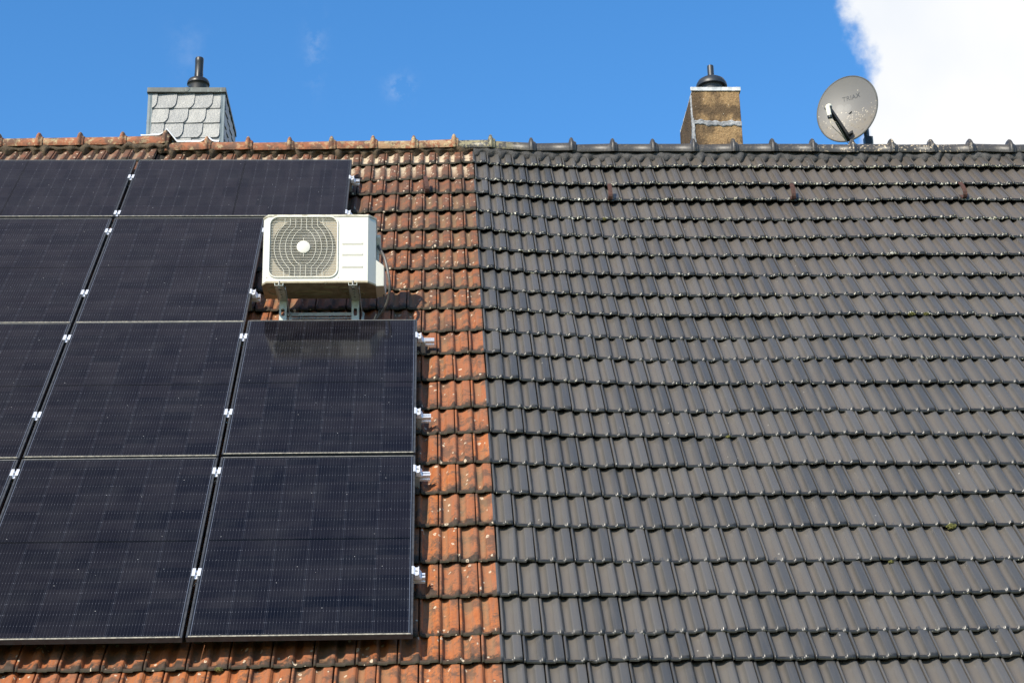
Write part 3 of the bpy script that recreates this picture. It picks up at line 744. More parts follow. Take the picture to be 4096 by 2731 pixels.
def panel_proto(land):
    w, h = (1.722, 1.134) if land else (1.134, 1.722)
    root = thing('solar_panel', '', 'solar panel', rot=(ALPHA, 0, 0))
    f = .0105; t = .030; m = MB()
    m.box(0, f, -h, 0, -t, 0, 0); m.box(w - f, w, -h, 0, -t, 0, 0); m.box(f, w - f, -f, 0, -t, 0, 0); m.box(f, w - f, -h, -h + f, -t, 0, 0)
    for a in (.0,): m.box(f, w - f, -h + .001, -h + f - .0005, 0.0002, .0010, 1)
    m.box(f, w - f, -f + .001, -.001, 0.0002, .0006, 2)
    m.box(.0, .03, -h, -h + .02, -t - .0005, -t, 0)
    m.build('frame', [FRAME, DUST, simple('grey_frame_lip', (.10, .10, .10), (.17, .165, .15), 45, .6, .1, bump=0)], root)
    me = bpy.data.meshes.new('cell_glass'); z = -.0018
    me.from_pydata([(f - .002, -f + .002, z), (f - .002, -h + f - .002, z), (w - f + .002, -h + f - .002, z), (w - f + .002, -f + .002, z)], [], [(0, 1, 2, 3)])
    me.materials.append(GLASS.m); uvl = me.uv_layers.new(name='UVMap')
    for li, lp in enumerate(me.loops):
        x, y, _ = me.vertices[lp.vertex_index].co
        uvl.data[li].uv = ((x, -y) if not land else (-y, x))
    link('cell_glass', me, root)
    m = MB(); m.box(f, w - f, -h + f, -f, -.0075, -.0065); m.build('back_sheet', DARK, root)
    return root
PP = panel_proto(False); PL = panel_proto(True)
GP = 'solar panels mounted on the orange roof'
panels = [  # land, X, S, dN, label
    (1, 0.0, 0.0, 0, 'sideways solar panel in the top row, just above the air conditioning unit'),
    (1, -1.746, -.003, 0, 'sideways solar panel in the top row, cut by the left edge of the photo'),
    (0, -1.170, 1.164, 0, 'upright solar panel in the second row from the top, cut by the left edge'),
    (0, -.015, 1.163, 0, 'upright solar panel in the second row, directly left of the air conditioning unit'),
    (0, -1.170, 2.892, 0, 'solar panel at the left photo edge in the third row down'),
    (0, -.016, 2.886, 0, 'solar panel in the middle of the third row, between two black gaps'),
    (0, 1.137, 2.872, .002, 'solar panel directly below the air conditioning unit, reflecting its underside'),
    (0, -1.170, 4.630, 0, 'solar panel sliver in the bottom row at the left photo edge'),
    (0, -.016, 4.626, 0, 'left of the two large solar panels in the bottom row'),
    (0, 1.137, 4.622, 0, 'solar panel in the bottom right corner of the array beside the bare orange tiles'),
]
used = set()
for land, X, S, dn, lab in panels:
    pr = PL if land else PP
    o = pr if pr not in used else copy_tree(pr); used.add(pr)
    o.location = W(X, S, dn); o['label'] = lab; o['group'] = GP
    o.rotation_euler = (ALPHA, 0, 0)

# rails, hooks and clamps
SR = [(.358, 1.795, 'top'), (1.062, 1.795, 'second'), (1.398, 1.180, 'third'), (2.430, 1.180, 'fourth'), (3.100, 2.386, 'fifth'), (4.106, 2.364, 'sixth'), (4.774, 2.358, 'seventh'), (5.790, 2.332, 'lowest')]
RL = ['topmost aluminium rail, its end showing right of the top panel row', 'aluminium rail end hidden above the air conditioning unit, second from the top',
      'aluminium rail whose end stops behind the left top of the air conditioning unit', 'aluminium rail ending at the lower left of the air conditioning unit above the tiles',
      'aluminium rail end on the orange tiles just below and right of the air conditioning unit', 'aluminium rail end halfway down the third panel row, right of the panels',
      'aluminium rail end beside the top of the bottom right panel', 'lowest aluminium rail end, short stub right of the bottom right panel']
for (S, xe, _), lab in zip(SR, RL):
    x0 = -1.8 if S > 1.2 else -1.9
    root = thing('mounting_rail', lab, 'rail', W(xe, S, -.031), (ALPHA, 0, 0), 'aluminium rails under the solar panels')
    L = xe - x0; m = MB()
    # open profile: two flanges with a slot between, web below
    pr = [(-.020, 0), (-.007, 0), (-.007, -.006), (-.014, -.006), (-.014, -.018), (.014, -.018), (.014, -.006), (.007, -.006), (.007, 0), (.020, 0), (.020, -.011), (.0175, -.013), (.0175, -.024), (.020, -.026), (.020, -.040), (-.020, -.040), (-.020, -.026), (-.0175, -.024), (-.0175, -.013), (-.020, -.011)]
    m.prism(pr, -L, 0, 'yz'); m.build('profile', ALU, root)
    for i in range(4):
        hx = -.075 - i * .92
        if -hx > L - .05: break
        q = MB(); q.box(hx - .015, hx + .015, -.026, -.020, -.105, -.010); q.box(hx - .015, hx + .015, -.026, .17, -.100, -.094)
        q.build('roof_hook', STEEL, root)
def clamp_proto(end):
    root = thing('panel_clamp', '', 'clamp', rot=(ALPHA, 0, 0))
    L = .036; m = MB()
    if not end:
        m.prism([(-.0235, .0012), (-.0235, .0042), (-.006, .0042), (-.006, -.010), (.006, -.010), (.006, .0042), (.0235, .0042), (.0235, .0012), (.0100, .0012), (.0100, -.014), (-.0100, -.014), (-.0100, .0012)], -L, L * .9, 'xz')
        m.box(-.0095, .0095, -L - .010, L - .014, -.013, -.0095); zb = -.009; xb = 0
    else:
        m.prism([(-.012, .0012), (-.012, .0045), (-.002, .0045), (.001, -.004), (.007, -.006), (.018, -.006), (.022, -.002), (.026, .001), (.028, -.002), (.028, -.016), (.040, -.033), (.040, -.037), (.028, -.037), (.003, -.034), (.003, .0012)], -L, L, 'xz')
        zb = -.0055; xb = .0135
    m.build('clamp_body', ALU, root)
    b = MB(); b.lathe([(.0, .004), (.0032, .004), (.0036, .005), (.0065, .0055), (.0068, .001), (.0068, 0)], (xb, 0, zb), 'z', 14); b.build('bolt', STEEL, root)
    return root
CMID = clamp_proto(False); CEND = clamp_proto(True)
clamps = [(0, -.012, .352, 'bright mid clamp in the upper part of the top row gap'), (0, -.012, 1.062, 'bright mid clamp at the lower end of the top row gap'),
          (0, -.026, 1.397, 'mid clamp in the second row gap, near its top'), (0, -.026, 2.430, 'mid clamp in the second row gap, near its bottom'),
          (0, -.027, 3.104, 'mid clamp near the top of the left gap in the third row'), (0, -.027, 4.116, 'mid clamp near the bottom of the left gap in the third row'),
          (0, 1.127, 3.100, 'mid clamp left of the panel under the air conditioning unit, upper one'), (0, 1.127, 4.098, 'mid clamp left of the panel under the air conditioning unit, lower one'),
          (0, -.027, 4.776, 'mid clamp at the left photo edge in the bottom row gap'), (0, 1.127, 4.776, 'mid clamp between the two bottom row panels, upper one'),
          (0, 1.127, 5.785, 'mid clamp between the two bottom row panels, lower one'), (0, -.027, 5.785, 'mid clamp outside the left photo edge in the bottom row'),
          (1, 1.724, .375, 'end clamp at the upper right edge of the top row panel'), (1, 1.724, 1.062, 'end clamp at the top edge of the air conditioning unit'),
          (1, 1.121, 1.398, 'end clamp peeping out at the left side of the air conditioning unit'), (1, 1.121, 2.430, 'end clamp below left of the air conditioning unit'),
          (1, 2.273, 3.096, 'end clamp nearest below the air conditioning unit on the right panel edge'), (1, 2.273, 4.100, 'end clamp halfway down the right edge of the third row panel'),
          (1, 2.273, 4.768, 'end clamp near the top of the bottom right panel'), (1, 2.273, 5.790, 'lowest end clamp on the right edge of the bottom right panel')]
used = set()
for en, X, S, lab in clamps:
    if 'outside' in lab: continue
    pr = CEND if en else CMID
    o = pr if pr not in used else copy_tree(pr); used.add(pr)
    o.location = W(X, S, 0); o.rotation_euler = (ALPHA, 0, 0); o['label'] = lab
    o['group'] = 'end clamps on the right panel edges' if en else 'mid clamps in the gaps between the panels'

# ------------------------------------------------------------ air conditioning unit
AX0, AX1 = 1.226, 1.991           # width
AYF, AYR = -2.000, -1.712         # front, rear
AZB, AZT = 6.154, 6.656
def ac_unit():
    cx, cy = (AX0 + AX1) / 2, (AYF + AYR) / 2
    root = thing('air_conditioning_unit', 'white outdoor air conditioning unit with round fan grille standing above the solar panels', 'air conditioner', (cx, cy, AZB))
    w = AX1 - AX0; hw = w / 2; d = AYR - AYF; hd = d / 2; H = AZT - AZB
    # plan outline with cut corners; coordinates local
    def outline(e=0., n=0):
        return [(-hw + .034 - e * .4, -hd - e), (hw - .052 + e * .4, -hd - e), (hw + e, -hd + .058 - e * .3), (hw + e, hd + e), (-hw - e, hd + e), (-hw - e, -hd + .048 - e * .3)]
    gx0, gx1, gz0, gz1 = -hw + .052, -hw + .502, .046, H - .022       # grille opening
    gcx, gcz = (gx0 + gx1) / 2, (gz0 + gz1) / 2
    def rrect(x0, x1, z0, z1, r, n=8):
        P = []
        for (cx_, cz_, a0) in ((x1 - r, z0 + r, -90), (x1 - r, z1 - r, 0), (x0 + r, z1 - r, 90), (x0 + r, z0 + r, 180)):
            for i in range(n + 1):
                a = R_(a0 + 90 * i / n); P.append((cx_ + r * math.cos(a), cz_ + r * math.sin(a)))
        return P
    m = MB()
    ol = outline(); n = len(ol)
    # side walls except the front face
    for i in range(1, n):
        a, b = ol[i], ol[(i + 1) % n]
        m.add([(a[0], a[1], .012), (b[0], b[1], .012), (b[0], b[1], H - .008), (a[0], a[1], H - .008)], [(0, 1, 2, 3)])
    # front face with rounded opening: bridge between outer rectangle and opening
    fx0, fx1 = ol[0][0], ol[1][0]; yf = -hd; op = rrect(gx0, gx1, gz0, gz1, .052)
    no = len(op); ox = []
    for (x, z) in op:                                        # project each opening point outwards to a frame rectangle
        dx, dz = x - gcx, z - gcz; ex = (gx1 - gx0) / 2 + .018; ez = (gz1 - gz0) / 2 + .010
        s_ = min(ex / abs(dx) if abs(dx) > 1e-6 else 9, ez / abs(dz) if abs(dz) > 1e-6 else 9); ox.append((gcx + dx * s_, gcz + dz * s_))
    V = [(x, yf, z) for x, z in op] + [(x, yf, z) for x, z in ox] + [(x, yf + .012, z) for x, z in op]
    F = [(i, (i + 1) % no, no + (i + 1) % no, no + i) for i in range(no)] + [(i, 2 * no + i, 2 * no + (i + 1) % no, (i + 1) % no) for i in range(no)]
    m.add(V, F)
    X0, X1, Z0_, Z1_ = gcx - (gx1 - gx0) / 2 - .018, gcx + (gx1 - gx0) / 2 + .018, gcz - (gz1 - gz0) / 2 - .010, gcz + (gz1 - gz0) / 2 + .010
    for (a, b, c, d_) in ((fx0, X0, .012, H - .008), (X1, fx1, .012, H - .008), (X0, X1, .012, Z0_), (X0, X1, Z1_, H - .008)):
        m.add([(a, yf, c), (b, yf, c), (b, yf, d_), (a, yf, d_)], [(0, 1, 2, 3)])
    body = m.build('casing', PLAST_W, root)
    # raised rounded rim around the grille
    q = MB(); rim = rrect(gx0 - .006, gx1 + .006, gz0 - .006, gz1 + .006, .058, 10); q.tube([(x, yf - .002, z) for x, z in rim], .0062, 8, closed=True)
    q.build('grille_rim', PLAST_W, root, smooth=True, angle=80)
    # pressed ledges on the right hand panel
    for zz in (H * .565, H * .405, H * .225):
        q = MB(); a, b = X1 + .020, fx1 - .035
        q.add([(a, yf - .0005, zz + .013), (b, yf - .0005, zz + .013), (b, yf - .0055, zz + .006), (a, yf - .0055, zz + .006), (a, yf - .0005, zz - .006), (b, yf - .0005, zz - .006)],
              [(0, 3, 2, 1), (3, 4, 5, 2), (0, 4, 3), (1, 2, 5)]); q.build('pressed_ledge', PLAST_W, root)
    # lid and base pan
    q = MB(); q.prism(outline(.005), H - .016, H, 'xy'); q.build('lid', LIDM, root, bevel=.004)
    q = MB(); q.prism(outline(.002), .0, .014, 'xy')
    q.build('base_pan', BASEM, root, bevel=.002)
    q = MB()
    for (bx, by, rx, ry) in ((-.05, .03, .13, .028), (.17, -.03, .04, .035), (.24, .05, .06, .03), (-.30, .0, .05, .06), (.08, -.07, .05, .012)):
        pts = [(bx + rx * math.cos(t * math.pi / 8), by + ry * math.sin(t * math.pi / 8)) for t in range(16)]
        q.tube([(x, y, -.001) for x, y in pts], .005, 6, closed=True)
    q.build('pressed_bead', BASEM, root, smooth=True)
    q = MB(); q.lathe([(0, -.004), (.008, -.004), (.010, .002)], (.045, -hd + .012, .0), 'z', 12); q.build('drain_plug', BASEM, root)
    # fan chamber: beige shroud plate with round opening, dark barrel, blades
    q = MB(); nn = 64; Rr = .219; yp = yf + .020
    sq = []; ci = []
    ex, ez = (gx1 - gx0) / 2 + .010, (gz1 - gz0) / 2 + .010
    for i in range(nn):
        a = 2 * math.pi * i / nn; c_, s_ = math.cos(a), math.sin(a); k = min(ex / abs(c_) if abs(c_) > 1e-6 else 9, ez / abs(s_) if abs(s_) > 1e-6 else 9)
        sq.append((gcx + c_ * k, yp, gcz + s_ * k)); ci.append((gcx + c_ * min(Rr, k - .001), yp, gcz + s_ * min(Rr, k - .001)))
    q.add(sq + ci, [(i, (i + 1) % nn, nn + (i + 1) % nn, nn + i) for i in range(nn)]); q.build('shroud', BEIGE, root)
    q = MB(); q.lathe([(Rr, yp), (Rr - .004, yp + .02), (Rr - .004, yp + .12), (0.001, yp + .12)], (gcx, 0, gcz), 'y', 48); q.build('fan_barrel', DARK, root, smooth=True)
    fan = MB()
    for b in range(3):
        a0 = b * 2 * math.pi / 3 + .5; V = []
        for i in range(9):
            t = i / 8; rr = .045 + t * .165
            for j in range(7):
                s_ = j / 6; a = a0 + s_ * 1.25 * (.8 + .3 * t) + t * .25
                V.append((gcx + rr * math.cos(a), yp + .035 + .05 * s_, gcz + rr * math.sin(a)))
        fan.add(V, [(i * 7 + j, i * 7 + j + 1, (i + 1) * 7 + j + 1, (i + 1) * 7 + j) for i in range(8) for j in range(6)])
    fan.lathe([(0, yp + .022), (.040, yp + .026), (.048, yp + .05), (.048, yp + .09)], (gcx, 0, gcz), 'y', 24)
    fan.build('fan', FAN, root, smooth=True, angle=50)
    # grille wires
    g = MB(); yw = yf + .0035
    nz_ = 37
    for i in range(nz_):
        z = gz0 + .007 + (gz1 - gz0 - .014) * i / (nz_ - 1); cut = 0
        for zc_, r_ in ((gz0, .052), (gz1, .052)):
            dz = abs(z - zc_)
            if dz < r_: cut = r_ - math.sqrt(max(0, r_ * r_ - (r_ - dz) ** 2))
        g.tube([(gx0 + cut, yw, z), (gx1 - cut, yw, z)], .0020, 5)
    for k in range(-4, 4):
        s_ = -1 if k < 0 else 1; idx = (-k if k < 0 else k + 1)      # 1..4
        xs = (idx - .5) * .0368; bul = idx * .038 + .046; pts = []
        hstr = .245 - 0.0; zr = .098 + idx * .030
        for i in range(41):
            z = -(gz1 - gz0) / 2 + (gz1 - gz0) * i / 40; az_ = abs(z)
            r_el = bul; e = 1 - (z / zr) ** 2
            xo = xs
            if az_ < zr: xo = max(xs, r_el * math.sqrt(max(0, 1 - (z / (zr * 1.06)) ** 2)) ** 1.15)
            pts.append((gcx + s_ * xo, yw - .003, gcz + z))
        g.tube(pts, .0018, 5)
    g.tube([(gcx, yw - .003, gcz + .04), (gcx, yw - .003, gcz + .072)], .0018, 5); g.tube([(gcx, yw - .003, gcz - .04), (gcx, yw - .003, gcz - .072)], .0018, 5)
    g.build('fan_grille', WIRE, root, smooth=True, fix=True)
    q = MB(); q.lathe([(.001, yw - .012), (.036, yw - .011), (.0445, yw - .008), (.046, yw - .002), (.001, yw - .001)], (gcx, 0, gcz), 'y', 36); q.build('grille_hub', PLAST_W, root, smooth=True, angle=50)
    # right side: grip, service cover, pipe cover
    q = MB(); q.prism([(-.02, H - .095), (-.02, H - .115), (.060, H - .20), (.10, H - .20), (.105, H - .13), (.03, H - .090)], hw, hw + .030, 'yz'); q.build('side_grip', PLAST_W, root, bevel=.006)
    q = MB(); q.prism([(.02, H - .175), (.11, H - .19), (.115, H - .30), (.04, H - .30), (.02, H - .27)], hw, hw + .017, 'yz'); q.build('terminal_cover', PLAST_W, root, bevel=.005)
    q = MB(); q.add([(hw, -.085, .195), (hw, .120, .200), (hw, .120, -.006), (hw, -.085, -.002), (hw + .056, -.07, .155), (hw + .066, .115, .150), (hw + .066, .115, .004), (hw + .056, -.07, .006)],
                    [(4, 5, 6, 7), (0, 1, 5, 4), (3, 7, 6, 2), (0, 4, 7, 3), (1, 2, 6, 5)]); q.build('pipe_cover', PLAST_W, root, bevel=.006)
    return root
ac_unit()

# wall bracket: two arms, two posts, a tie rail
def strut(m, p0, p1, wdt, dep, holes, th=.0025, flip=1):
    pass
br = thing('unit_bracket', 'perforated galvanised steel bracket carrying the air conditioning unit on the roof', 'bracket', (1.60, -1.712, 5.94))
bo = Vector(br.location)
def perf_plate(m, O, U, V, w, L, slots, th):
    """plate spanned by U (width w, centred) and V (length L) with holes (pos, hw, hl)"""
    O, U, V = Vector(O), Vector(U).normalized(), Vector(V).normalized(); Nn = U.cross(V).normalized()
    cur = 0.
    def bx(u0, u1, v0, v1):
        P = [O + U * u + V * v + Nn * t for t in (0, th) for v in (v0, v1) for u in (u0, u1)]
        m.add(P, [(0, 2, 3, 1), (4, 5, 7, 6), (0, 1, 5, 4), (2, 6, 7, 3), (0, 4, 6, 2), (1, 3, 7, 5)])
    for (pos, hw_, hl) in slots:
        bx(-w / 2, w / 2, cur, pos - hl); 
        n = 8                                                     # rounded ends
        for sgn in (-1, 1):
            poly = []
            bx(-w / 2 if sgn < 0 else hw_, -hw_ if sgn < 0 else w / 2, pos - hl, pos + hl)
            c = min(hw_, hl) * .55
            for (uc, vc, du, dv) in ((sgn * hw_, pos - hl, -sgn * c, c), (sgn * hw_, pos + hl, -sgn * c, -c)):
                tri = [(uc, vc), (uc + du, vc), (uc, vc + dv)]
                P = [O + U * a + V * b + Nn * t for t in (0, th) for a, b in tri]
                m.add(P, [(0, 2, 1), (3, 4, 5), (0, 1, 4, 3), (1, 2, 5, 4), (2, 0, 3, 5)])
        cur = pos + hl
    bx(-w / 2, w / 2, cur, L)
for X in (1.350, 1.845):
    m = MB()                                                      # arm below the unit, web facing down
    perf_plate(m, Vector((X - .006, AYF - .012, 6.132)) - bo, (1, 0, 0), (.03, 1, 0), .056, .30, [(.028, .006, .006), (.075, .013, .013), (.125, .007, .007), (.170, .007, .007), (.215, .008, .008)], .0025)
    for sx in (-1, 1):
        a = X - .006 + sx * .0275; m.box(a - .0015 - bo.x, a + .0015 - bo.x, AYF - .012 - bo.y, AYR + .02 - bo.y, 6.1347 - bo.z, 6.153 - bo.z)
    m.build('arm', GALV, br)
    m = MB(); yp = AYR - .010
    perf_plate(m, Vector((X, yp, 5.835)) - bo, (1, 0, 0), (0, 0, 1), .050, .296, [(.050, .012, .030), (.140, .007, .007), (.215, .012, .027)], .0025)
    for sx in (-1, 1):
        a = X + sx * .0245; m.box(a - .0015 - bo.x, a + .0015 - bo.x, yp + .0005 - bo.y, yp + .022 - bo.y, 5.835 - bo.z, 6.131 - bo.z)
    m.build('post', GALV, br)
    m = MB(); a, b = Vector((X + .034, AYF + .015, 6.128)) - bo, Vector((X + .046, AYR + .000, 6.035)) - bo
    for off in (0,):
        w_ = Vector((0, .55, .83)).normalized() * .017
        m.add([a - w_, a + w_, b + w_, b - w_, a - w_ + Vector((.003, 0, 0)), a + w_ + Vector((.003, 0, 0)), b + w_ + Vector((.003, 0, 0)), b - w_ + Vector((.003, 0, 0))], [(0, 1, 2, 3), (7, 6, 5, 4), (0, 4, 5, 1), (1, 5, 6, 2), (2, 6, 7, 3), (3, 7, 4, 0)])
    m.build('diagonal_brace', STEEL, br)
    m = MB(); p = [Vector((X + .028, AYR - .004, 5.90)), Vector((X + .046, AYR + .006, 5.90)), Vector((X + .060, AYR + .010, 6.05)), Vector((X + .048, AYR + .004, 6.06))]
    m.add([q_ - bo for q_ in p] + [q_ - bo + Vector((.003, .002, 0)) for q_ in p], [(0, 1, 2, 3), (7, 6, 5, 4), (0, 4, 5, 1), (1, 5, 6, 2), (2, 6, 7, 3), (3, 7, 4, 0)]); m.build('side_plate', STEEL, br)
    m = MB(); m.lathe([(0, -.010), (.006, -.010), (.008, -.006), (.008, 0)], (X - .006 - bo.x, AYF + .016 - bo.y, 6.132 - bo.z), 'z', 6)
    m.lathe([(.0, .034), (.005, .034), (.005, 0), (.009, 0)], (X - .006 - bo.x, AYF - .006 - bo.y, 6.135 - bo.z), 'z', 8); m.build('bolt', STEEL, br)
m = MB(); m.box(1.378 - bo.x, 1.818 - bo.x, AYR + .004 - bo.y, AYR + .008 - bo.y, 6.030 - bo.z, 6.054 - bo.z); m.box(1.378 - bo.x, 1.818 - bo.x, AYR + .008 - bo.y, AYR + .026 - bo.y, 6.044 - bo.z, 6.048 - bo.z)
m.box(1.378 - bo.x, 1.818 - bo.x, AYR + .010 - bo.y, AYR + .014 - bo.y, 6.012 - bo.z, 6.020 - bo.z); m.build('tie_rail', STEEL, br)

def spline(P, n=14):
    P = [Vector(p) for p in P]; out = []
    for i in range(len(P) - 1):
        p0, p1, p2, p3 = P[max(i - 1, 0)], P[i], P[i + 1], P[min(i + 2, len(P) - 1)]
        for k in range(n):
            t = k / n; out.append(.5 * ((2 * p1) + (-p0 + p2) * t + (2 * p0 - 5 * p1 + 4 * p2 - p3) * t * t + (-p0 + 3 * p1 - 3 * p2 + p3) * t ** 3))
    out.append(P[-1]); return out
def wire(name, label, cat, P, r, mat, parent=None):
    o = Vector(P[0]) if parent is None else Vector((0, 0, 0)); m = MB(); m.tube([p - o for p in spline(P)], r, 8)
    ob = m.build(name, mat, parent, smooth=True)
    if parent is None: ob.location = o; ob['label'] = label; ob['category'] = cat
    return ob
wire('power_cable', 'thick black cable hanging in a bow from the right side of the air conditioning unit', 'cable',
     [(AX1 + .012, -1.83, 6.495), (AX1 + .030, -1.88, 6.44), (AX1 + .060, -1.93, 6.36), (AX1 + .088, -1.95, 6.22), (AX1 + .094, -1.93, 6.13), (AX1 + .070, -1.86, 6.05), (AX1 + .012, -1.78, 5.985), (AX1 - .035, -1.745, 5.93), (AX1 - .055, -1.73, 5.90)], .0095, RUBBER)
wire('earth_wire', 'thin pale wire beside the thick cable, ending above the panel under the unit', 'cable',
     [(AX1 + .000, -1.775, 6.015), (AX1 - .010, -1.77, 5.99), (AX1 - .025, -1.755, 5.96), (AX1 - .035, -1.74, 5.92)], .0032, CREAMC)
wire('pipe_lead', 'slim dark lead looping behind the thick cable under the pipe cover', 'cable',
     [(AX1 + .045, -1.78, 6.17), (AX1 + .060, -1.76, 6.10), (AX1 + .050, -1.74, 6.04), (AX1 + .020, -1.73, 6.06), (AX1 + .005, -1.72, 6.00), (AX1 - .02, -1.70, 5.90)], .004, RUBBER)

# ------------------------------------------------------------ satellite dish
DISHC = Vector((6.043, .807, 8.935)); DN = Vector((-.550, -.830, .085)).normalized()
DU = Vector((.0, 0, 1)); DU = (DU - DN * DU.dot(DN)).normalized(); DR = DU.cross(DN).normalized()
dish = thing('satellite_dish', 'grey speckled satellite dish on a pole behind the grey ridge', 'satellite dish', (6.23, .93, 8.05))
do = Vector(dish.location)
DA, DB = .322, .277                # half height, half width
def dsurf(a, r, h=0.):
    x, y = DB * r * math.sin(a), DA * r * math.cos(a); z = -.065 * (1 - r * r)
    return DISHC + DR * x + DU * y + DN * (z + h)
DISHM = Mat('speckled_grey_dish', (.2, .2, .2), .5, 0, .4)
def dm(m):
    ob = m.uv(); s = m.n('ShaderNodeSeparateXYZ'); m.l(ob, s.inputs[0]); y = s.outputs[1]
    c = m.mix(m.noise(ob, 5, 3), (.135, .130, .122), (.160, .153, .144))
    low = m.rng(y, .02, -.16, 0, .65)
    c = m.mix(m.math('MULTIPLY', low, m.rng(m.noise(ob, 14, 4, .7), .25, .65)), c, (.20, .170, .125))
    v = m.voro(m.mapping(ob, (52, 52, 52)), 1.0); sp = m.n('ShaderNodeSeparateColor'); m.l(v.outputs['Color'], sp.inputs[0])
    bandd = m.math('MULTIPLY', m.rng(y, .06, -.03), m.rng(y, -.20, -.09)); bandd = m.math('MULTIPLY', bandd, m.rng(m.noise(ob, 6, 2), .38, .6, .3, 1))
    pk = m.math('LESS_THAN', sp.outputs[0], m.math('MULTIPLY_ADD', bandd, .62, .015))
    bl = m.math('MULTIPLY', m.rng(v.outputs['Distance'], .34, .26), m.rng(v.outputs['Distance'], .08, .16, .3, 1))
    c = m.mix(m.math('MULTIPLY', m.math('MULTIPLY', pk, bl), .85), c, (.42, .37, .29))
    dk = m.math('MULTIPLY', m.rng(m.noise(ob, 26, 4, .7), .58, .64), m.rng(y, .02, -.10))
    c = m.mix(m.math('MULTIPLY', dk, .7), c, (.09, .075, .055))
    for (a, b) in ((-.085, .060), (-.015, .048)):                       # two rubbed pale discs
        q = m.math('SQRT', m.math('ADD', m.math('POWER', m.math('SUBTRACT', s.outputs[0], a), 2), m.math('POWER', m.math('SUBTRACT', y, b), 2)))
        c = m.mix(m.rng(q, .036, .032, 0, .45), c, (.20, .195, .185))
    m.col(c)
dm(DISHM)
V = []; F = []; nr, na = 16, 72; uvs = []
for side in (0, 1):
    for i in range(nr + 1):
        r = i / nr
        for k in range(na):
            a = 2 * math.pi * k / na; p = dsurf(a, max(r, 1e-3), -.0025 * side); V.append(tuple(p - do)); uvs.append((DB * r * math.sin(a), DA * r * math.cos(a)))
n1_ = (nr + 1) * na
for side in (0, 1):
    for i in range(nr):
        for k in range(na):
            q = (i * na + k, (i + 1) * na + k, (i + 1) * na + (k + 1) % na, i * na + (k + 1) % na); q = tuple(j + n1_ * side for j in q)
            F.append(q if side == 0 else q[::-1])
me = bpy.data.meshes.new('reflector'); me.from_pydata(V, [], F); me.materials.append(DISHM.m)
ul = me.uv_layers.new(name='UVMap')
for li, lp in enumerate(me.loops): ul.data[li].uv = uvs[lp.vertex_index]
me.polygons.foreach_set('use_smooth', [True] * len(me.polygons)); link('reflector', me, dish)
m = MB(); m.tube([dsurf(2 * math.pi * k / 72, 1.012, -.006) - do for k in range(72)], .0075, 8, closed=True)
RIMM = simple('dark_dish_rim', (.045, .045, .038), (.09, .09, .08), 12, .6, bump=.1); m.build('rim', RIMM, dish, smooth=True)
# lettering
cu = bpy.data.curves.new('lettering', 'FONT'); cu.body = 'TRIAX'; cu.size = .058; cu.align_x = 'CENTER'; cu.align_y = 'CENTER'; cu.space_character = 1.05; cu.extrude = 0
tob = bpy.data.objects.new('lettering_src', cu); C.objects.link(tob); bpy.context.view_layer.update()
dg = bpy.context.evaluated_depsgraph_get(); tm = bpy.data.meshes.new_from_object(tob.evaluated_get(dg)); C.objects.unlink(tob); bpy.data.objects.remove(tob)
bm = bmesh.new(); bm.from_mesh(tm); bmesh.ops.triangulate(bm, faces=bm.faces); bmesh.ops.subdivide_edges(bm, edges=[e for e in bm.edges if e.calc_length() > .015], cuts=2)
for v in bm.verts:
    x, y = v.co.x + .028, v.co.y + .132; rr = math.hypot(x / DB, y / DA); aa = math.atan2(x / DB, y / DA); v.co = dsurf(aa, rr, .0022) - do
bm.to_mesh(tm); bm.free(); tm.name = 'lettering'; tm.materials.clear(); LET = Mat('dark_grey_print', (.045, .047, .052), .5); tm.materials.append(LET.m)
link('lettering', tm, dish, 'dark grey letters across the upper part of the dish')
# arm and receiver head
foot = DISHC - DU * (DA * .97) + DR * .0 + DN * .012
headp = DISHC + DR * (-.03) - DU * (.18) + DN * .38
ax = (headp - foot).normalized(); sd = ax.cross(DU).normalized(); up2 = sd.cross(ax).normalized()
m = MB(); P = []
for t, wv, hv in ((0, .020, .026), (.35, .018, .024), (.8, .015, .020), (1, .013, .018)):
    c_ = foot + (headp - foot) * t
    P.append([c_ + sd * (a * wv) + up2 * (b * hv) - do for a, b in ((-1, -1), (1, -1), (1, 1), (-1, 1))])
m.add([p for r_ in P for p in r_], [(i * 4 + k, i * 4 + (k + 1) % 4, i * 4 + 4 + (k + 1) % 4, i * 4 + 4 + k) for i in range(3) for k in range(4)] + [(3, 2, 1, 0), (12, 13, 14, 15)])
BLK = simple('black_plastic', (.012, .014, .016), (.025, .026, .026), 12, .45, bump=0)
m.build('arm', BLK, dish, bevel=.003)
m = MB(); c_ = foot + DN * .006; w_ = .04
m.add([c_ + DR * .0 - do, c_ + DR * .055 + DU * .025 - do, c_ + DR * .045 + DU * .07 + DN * .0 - do, c_ + DU * .045 - DR * .01 - do, c_ + DN * .05 - do, c_ + DR * .045 + DU * .025 + DN * .03 - do], [(0, 1, 2, 3), (0, 4, 5, 1), (3, 2, 5, 4), (0, 3, 4), (1, 5, 2)]); m.build('arm_bracket', BLK, dish)
LNB = simple('cream_plastic', (.72, .68, .52), (.78, .75, .62), 6, .45, bump=0)
m = MB(); back = (headp - DISHC).normalized(); dn_ = Vector((.10, -.06, -1)).normalized()
h0 = headp + up2 * .004
m.tube([h0 - back * .030 - do, h0 - back * .022 - do, h0 - back * .002 - do, h0 + back * .020 - do], [.020, .027, .024, .018], 16)
hb = h0 + back * .018
m.tube([hb + Vector((0, 0, .014)) - do, hb - do, hb + dn_ * .03 - do, hb + dn_ * .095 - do], [.010, .020, .021, .019], 10)
m.build('receiver_head', LNB, dish, smooth=True, angle=50)
m = MB(); m.tube([hb + dn_ * .093 - do, hb + dn_ * .115 - do], [.021, .020], 10)
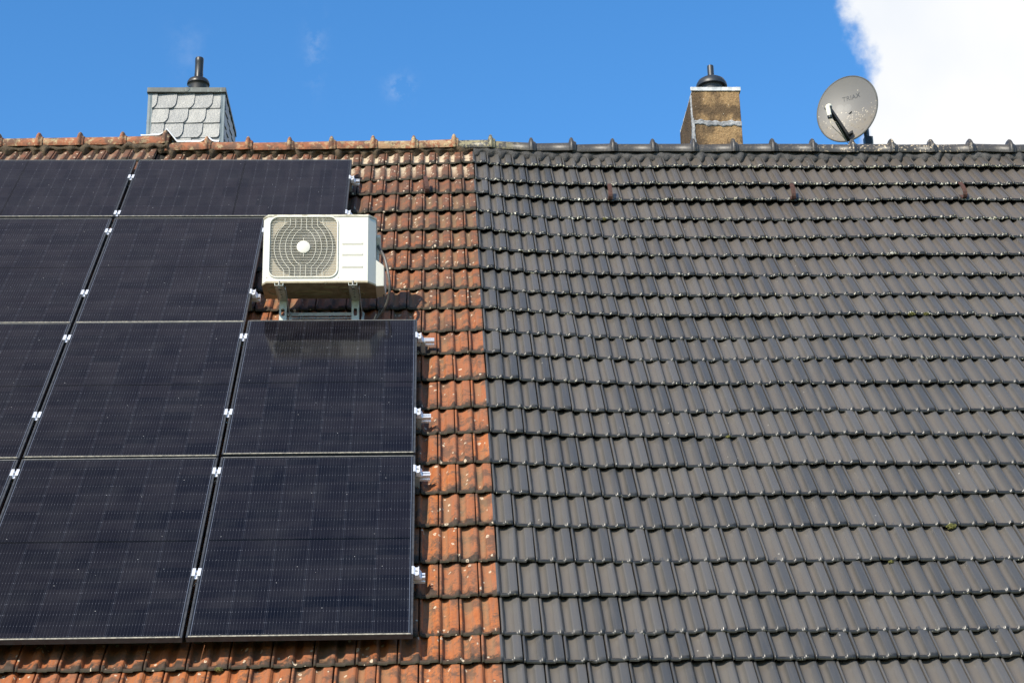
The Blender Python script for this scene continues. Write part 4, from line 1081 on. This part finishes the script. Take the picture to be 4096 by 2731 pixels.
m.build('receiver_plug', BLK, dish, smooth=True)
m = MB(); m.tube([headp - up2 * .012 - sd * .03 - do, headp - up2 * .012 + sd * .03 - do], .012, 8); m.build('head_holder', BLK, dish, smooth=True)
for k, (j, rr) in enumerate(((0., .0030), (.018, .0030))):
    st_ = hb + dn_ * .113 + Vector((j, 0, 0)); en_ = foot + Vector((.005 + j * .5, -.01, -.06))
    mid1 = st_ + Vector((.02 + j, .01, -.085 + j * 2.2)); mid2 = st_ * .45 + foot * .55 + Vector((.005, .0, -.055 + j * 1.6))
    m = MB(); m.tube([p - do for p in spline([st_, st_ + Vector((.0, 0, -.03)), mid1, mid2, foot * .9 + st_ * .1 + Vector((0, 0, -.055)), en_])], rr, 6); m.build('coaxial_cable', CREAMC, dish, smooth=True)
m = MB(); pole = Vector((6.235, .955, 0)); m.tube([Vector((pole.x, pole.y, 8.0)) - do, Vector((pole.x, pole.y, 8.86)) - do], .024, 16); m.build('pole', simple('zinc_pole', (.08, .09, .10), (.13, .14, .15), 9, .5, .4, bump=0), dish, smooth=True, angle=50)
m = MB(); b0 = DISHC - DN * .07
m.tube([b0 - do, Vector((pole.x, pole.y, 8.78)) - do], .022, 10); m.box(pole.x - .028 - do.x, pole.x + .030 - do.x, pole.y - .04 - do.y, pole.y + .03 - do.y, 8.60 - do.z, 8.72 - do.z); m.build('mast_clamp', BLK, dish)
m = MB(); e0 = Vector((pole.x + .035, pole.y - .03, 8.45))
m.tube([e0 - do, e0 + Vector((.004, 0, .27)) - do], .008, 6); m.build('clamp_strap', STEEL, dish)

# ------------------------------------------------------------ ground
def structure(o): o['kind'] = 'structure'; return o
m = MB(); m.add([(-900, -900, 0), (900, -900, 0), (900, 900, 0), (-900, 900, 0)], [(0, 1, 2, 3)]); structure(m.build('ground', LAWN))
PAVE = simple('concrete_paving', (.28, .27, .25), (.36, .35, .32), 2, .9, bump=.2)
m = MB(); m.add([(-8, -8.2, .004), (14, -8.2, .004), (14, -4.55, .004), (-8, -4.55, .004)], [(0, 1, 2, 3)]); structure(m.build('path', PAVE))
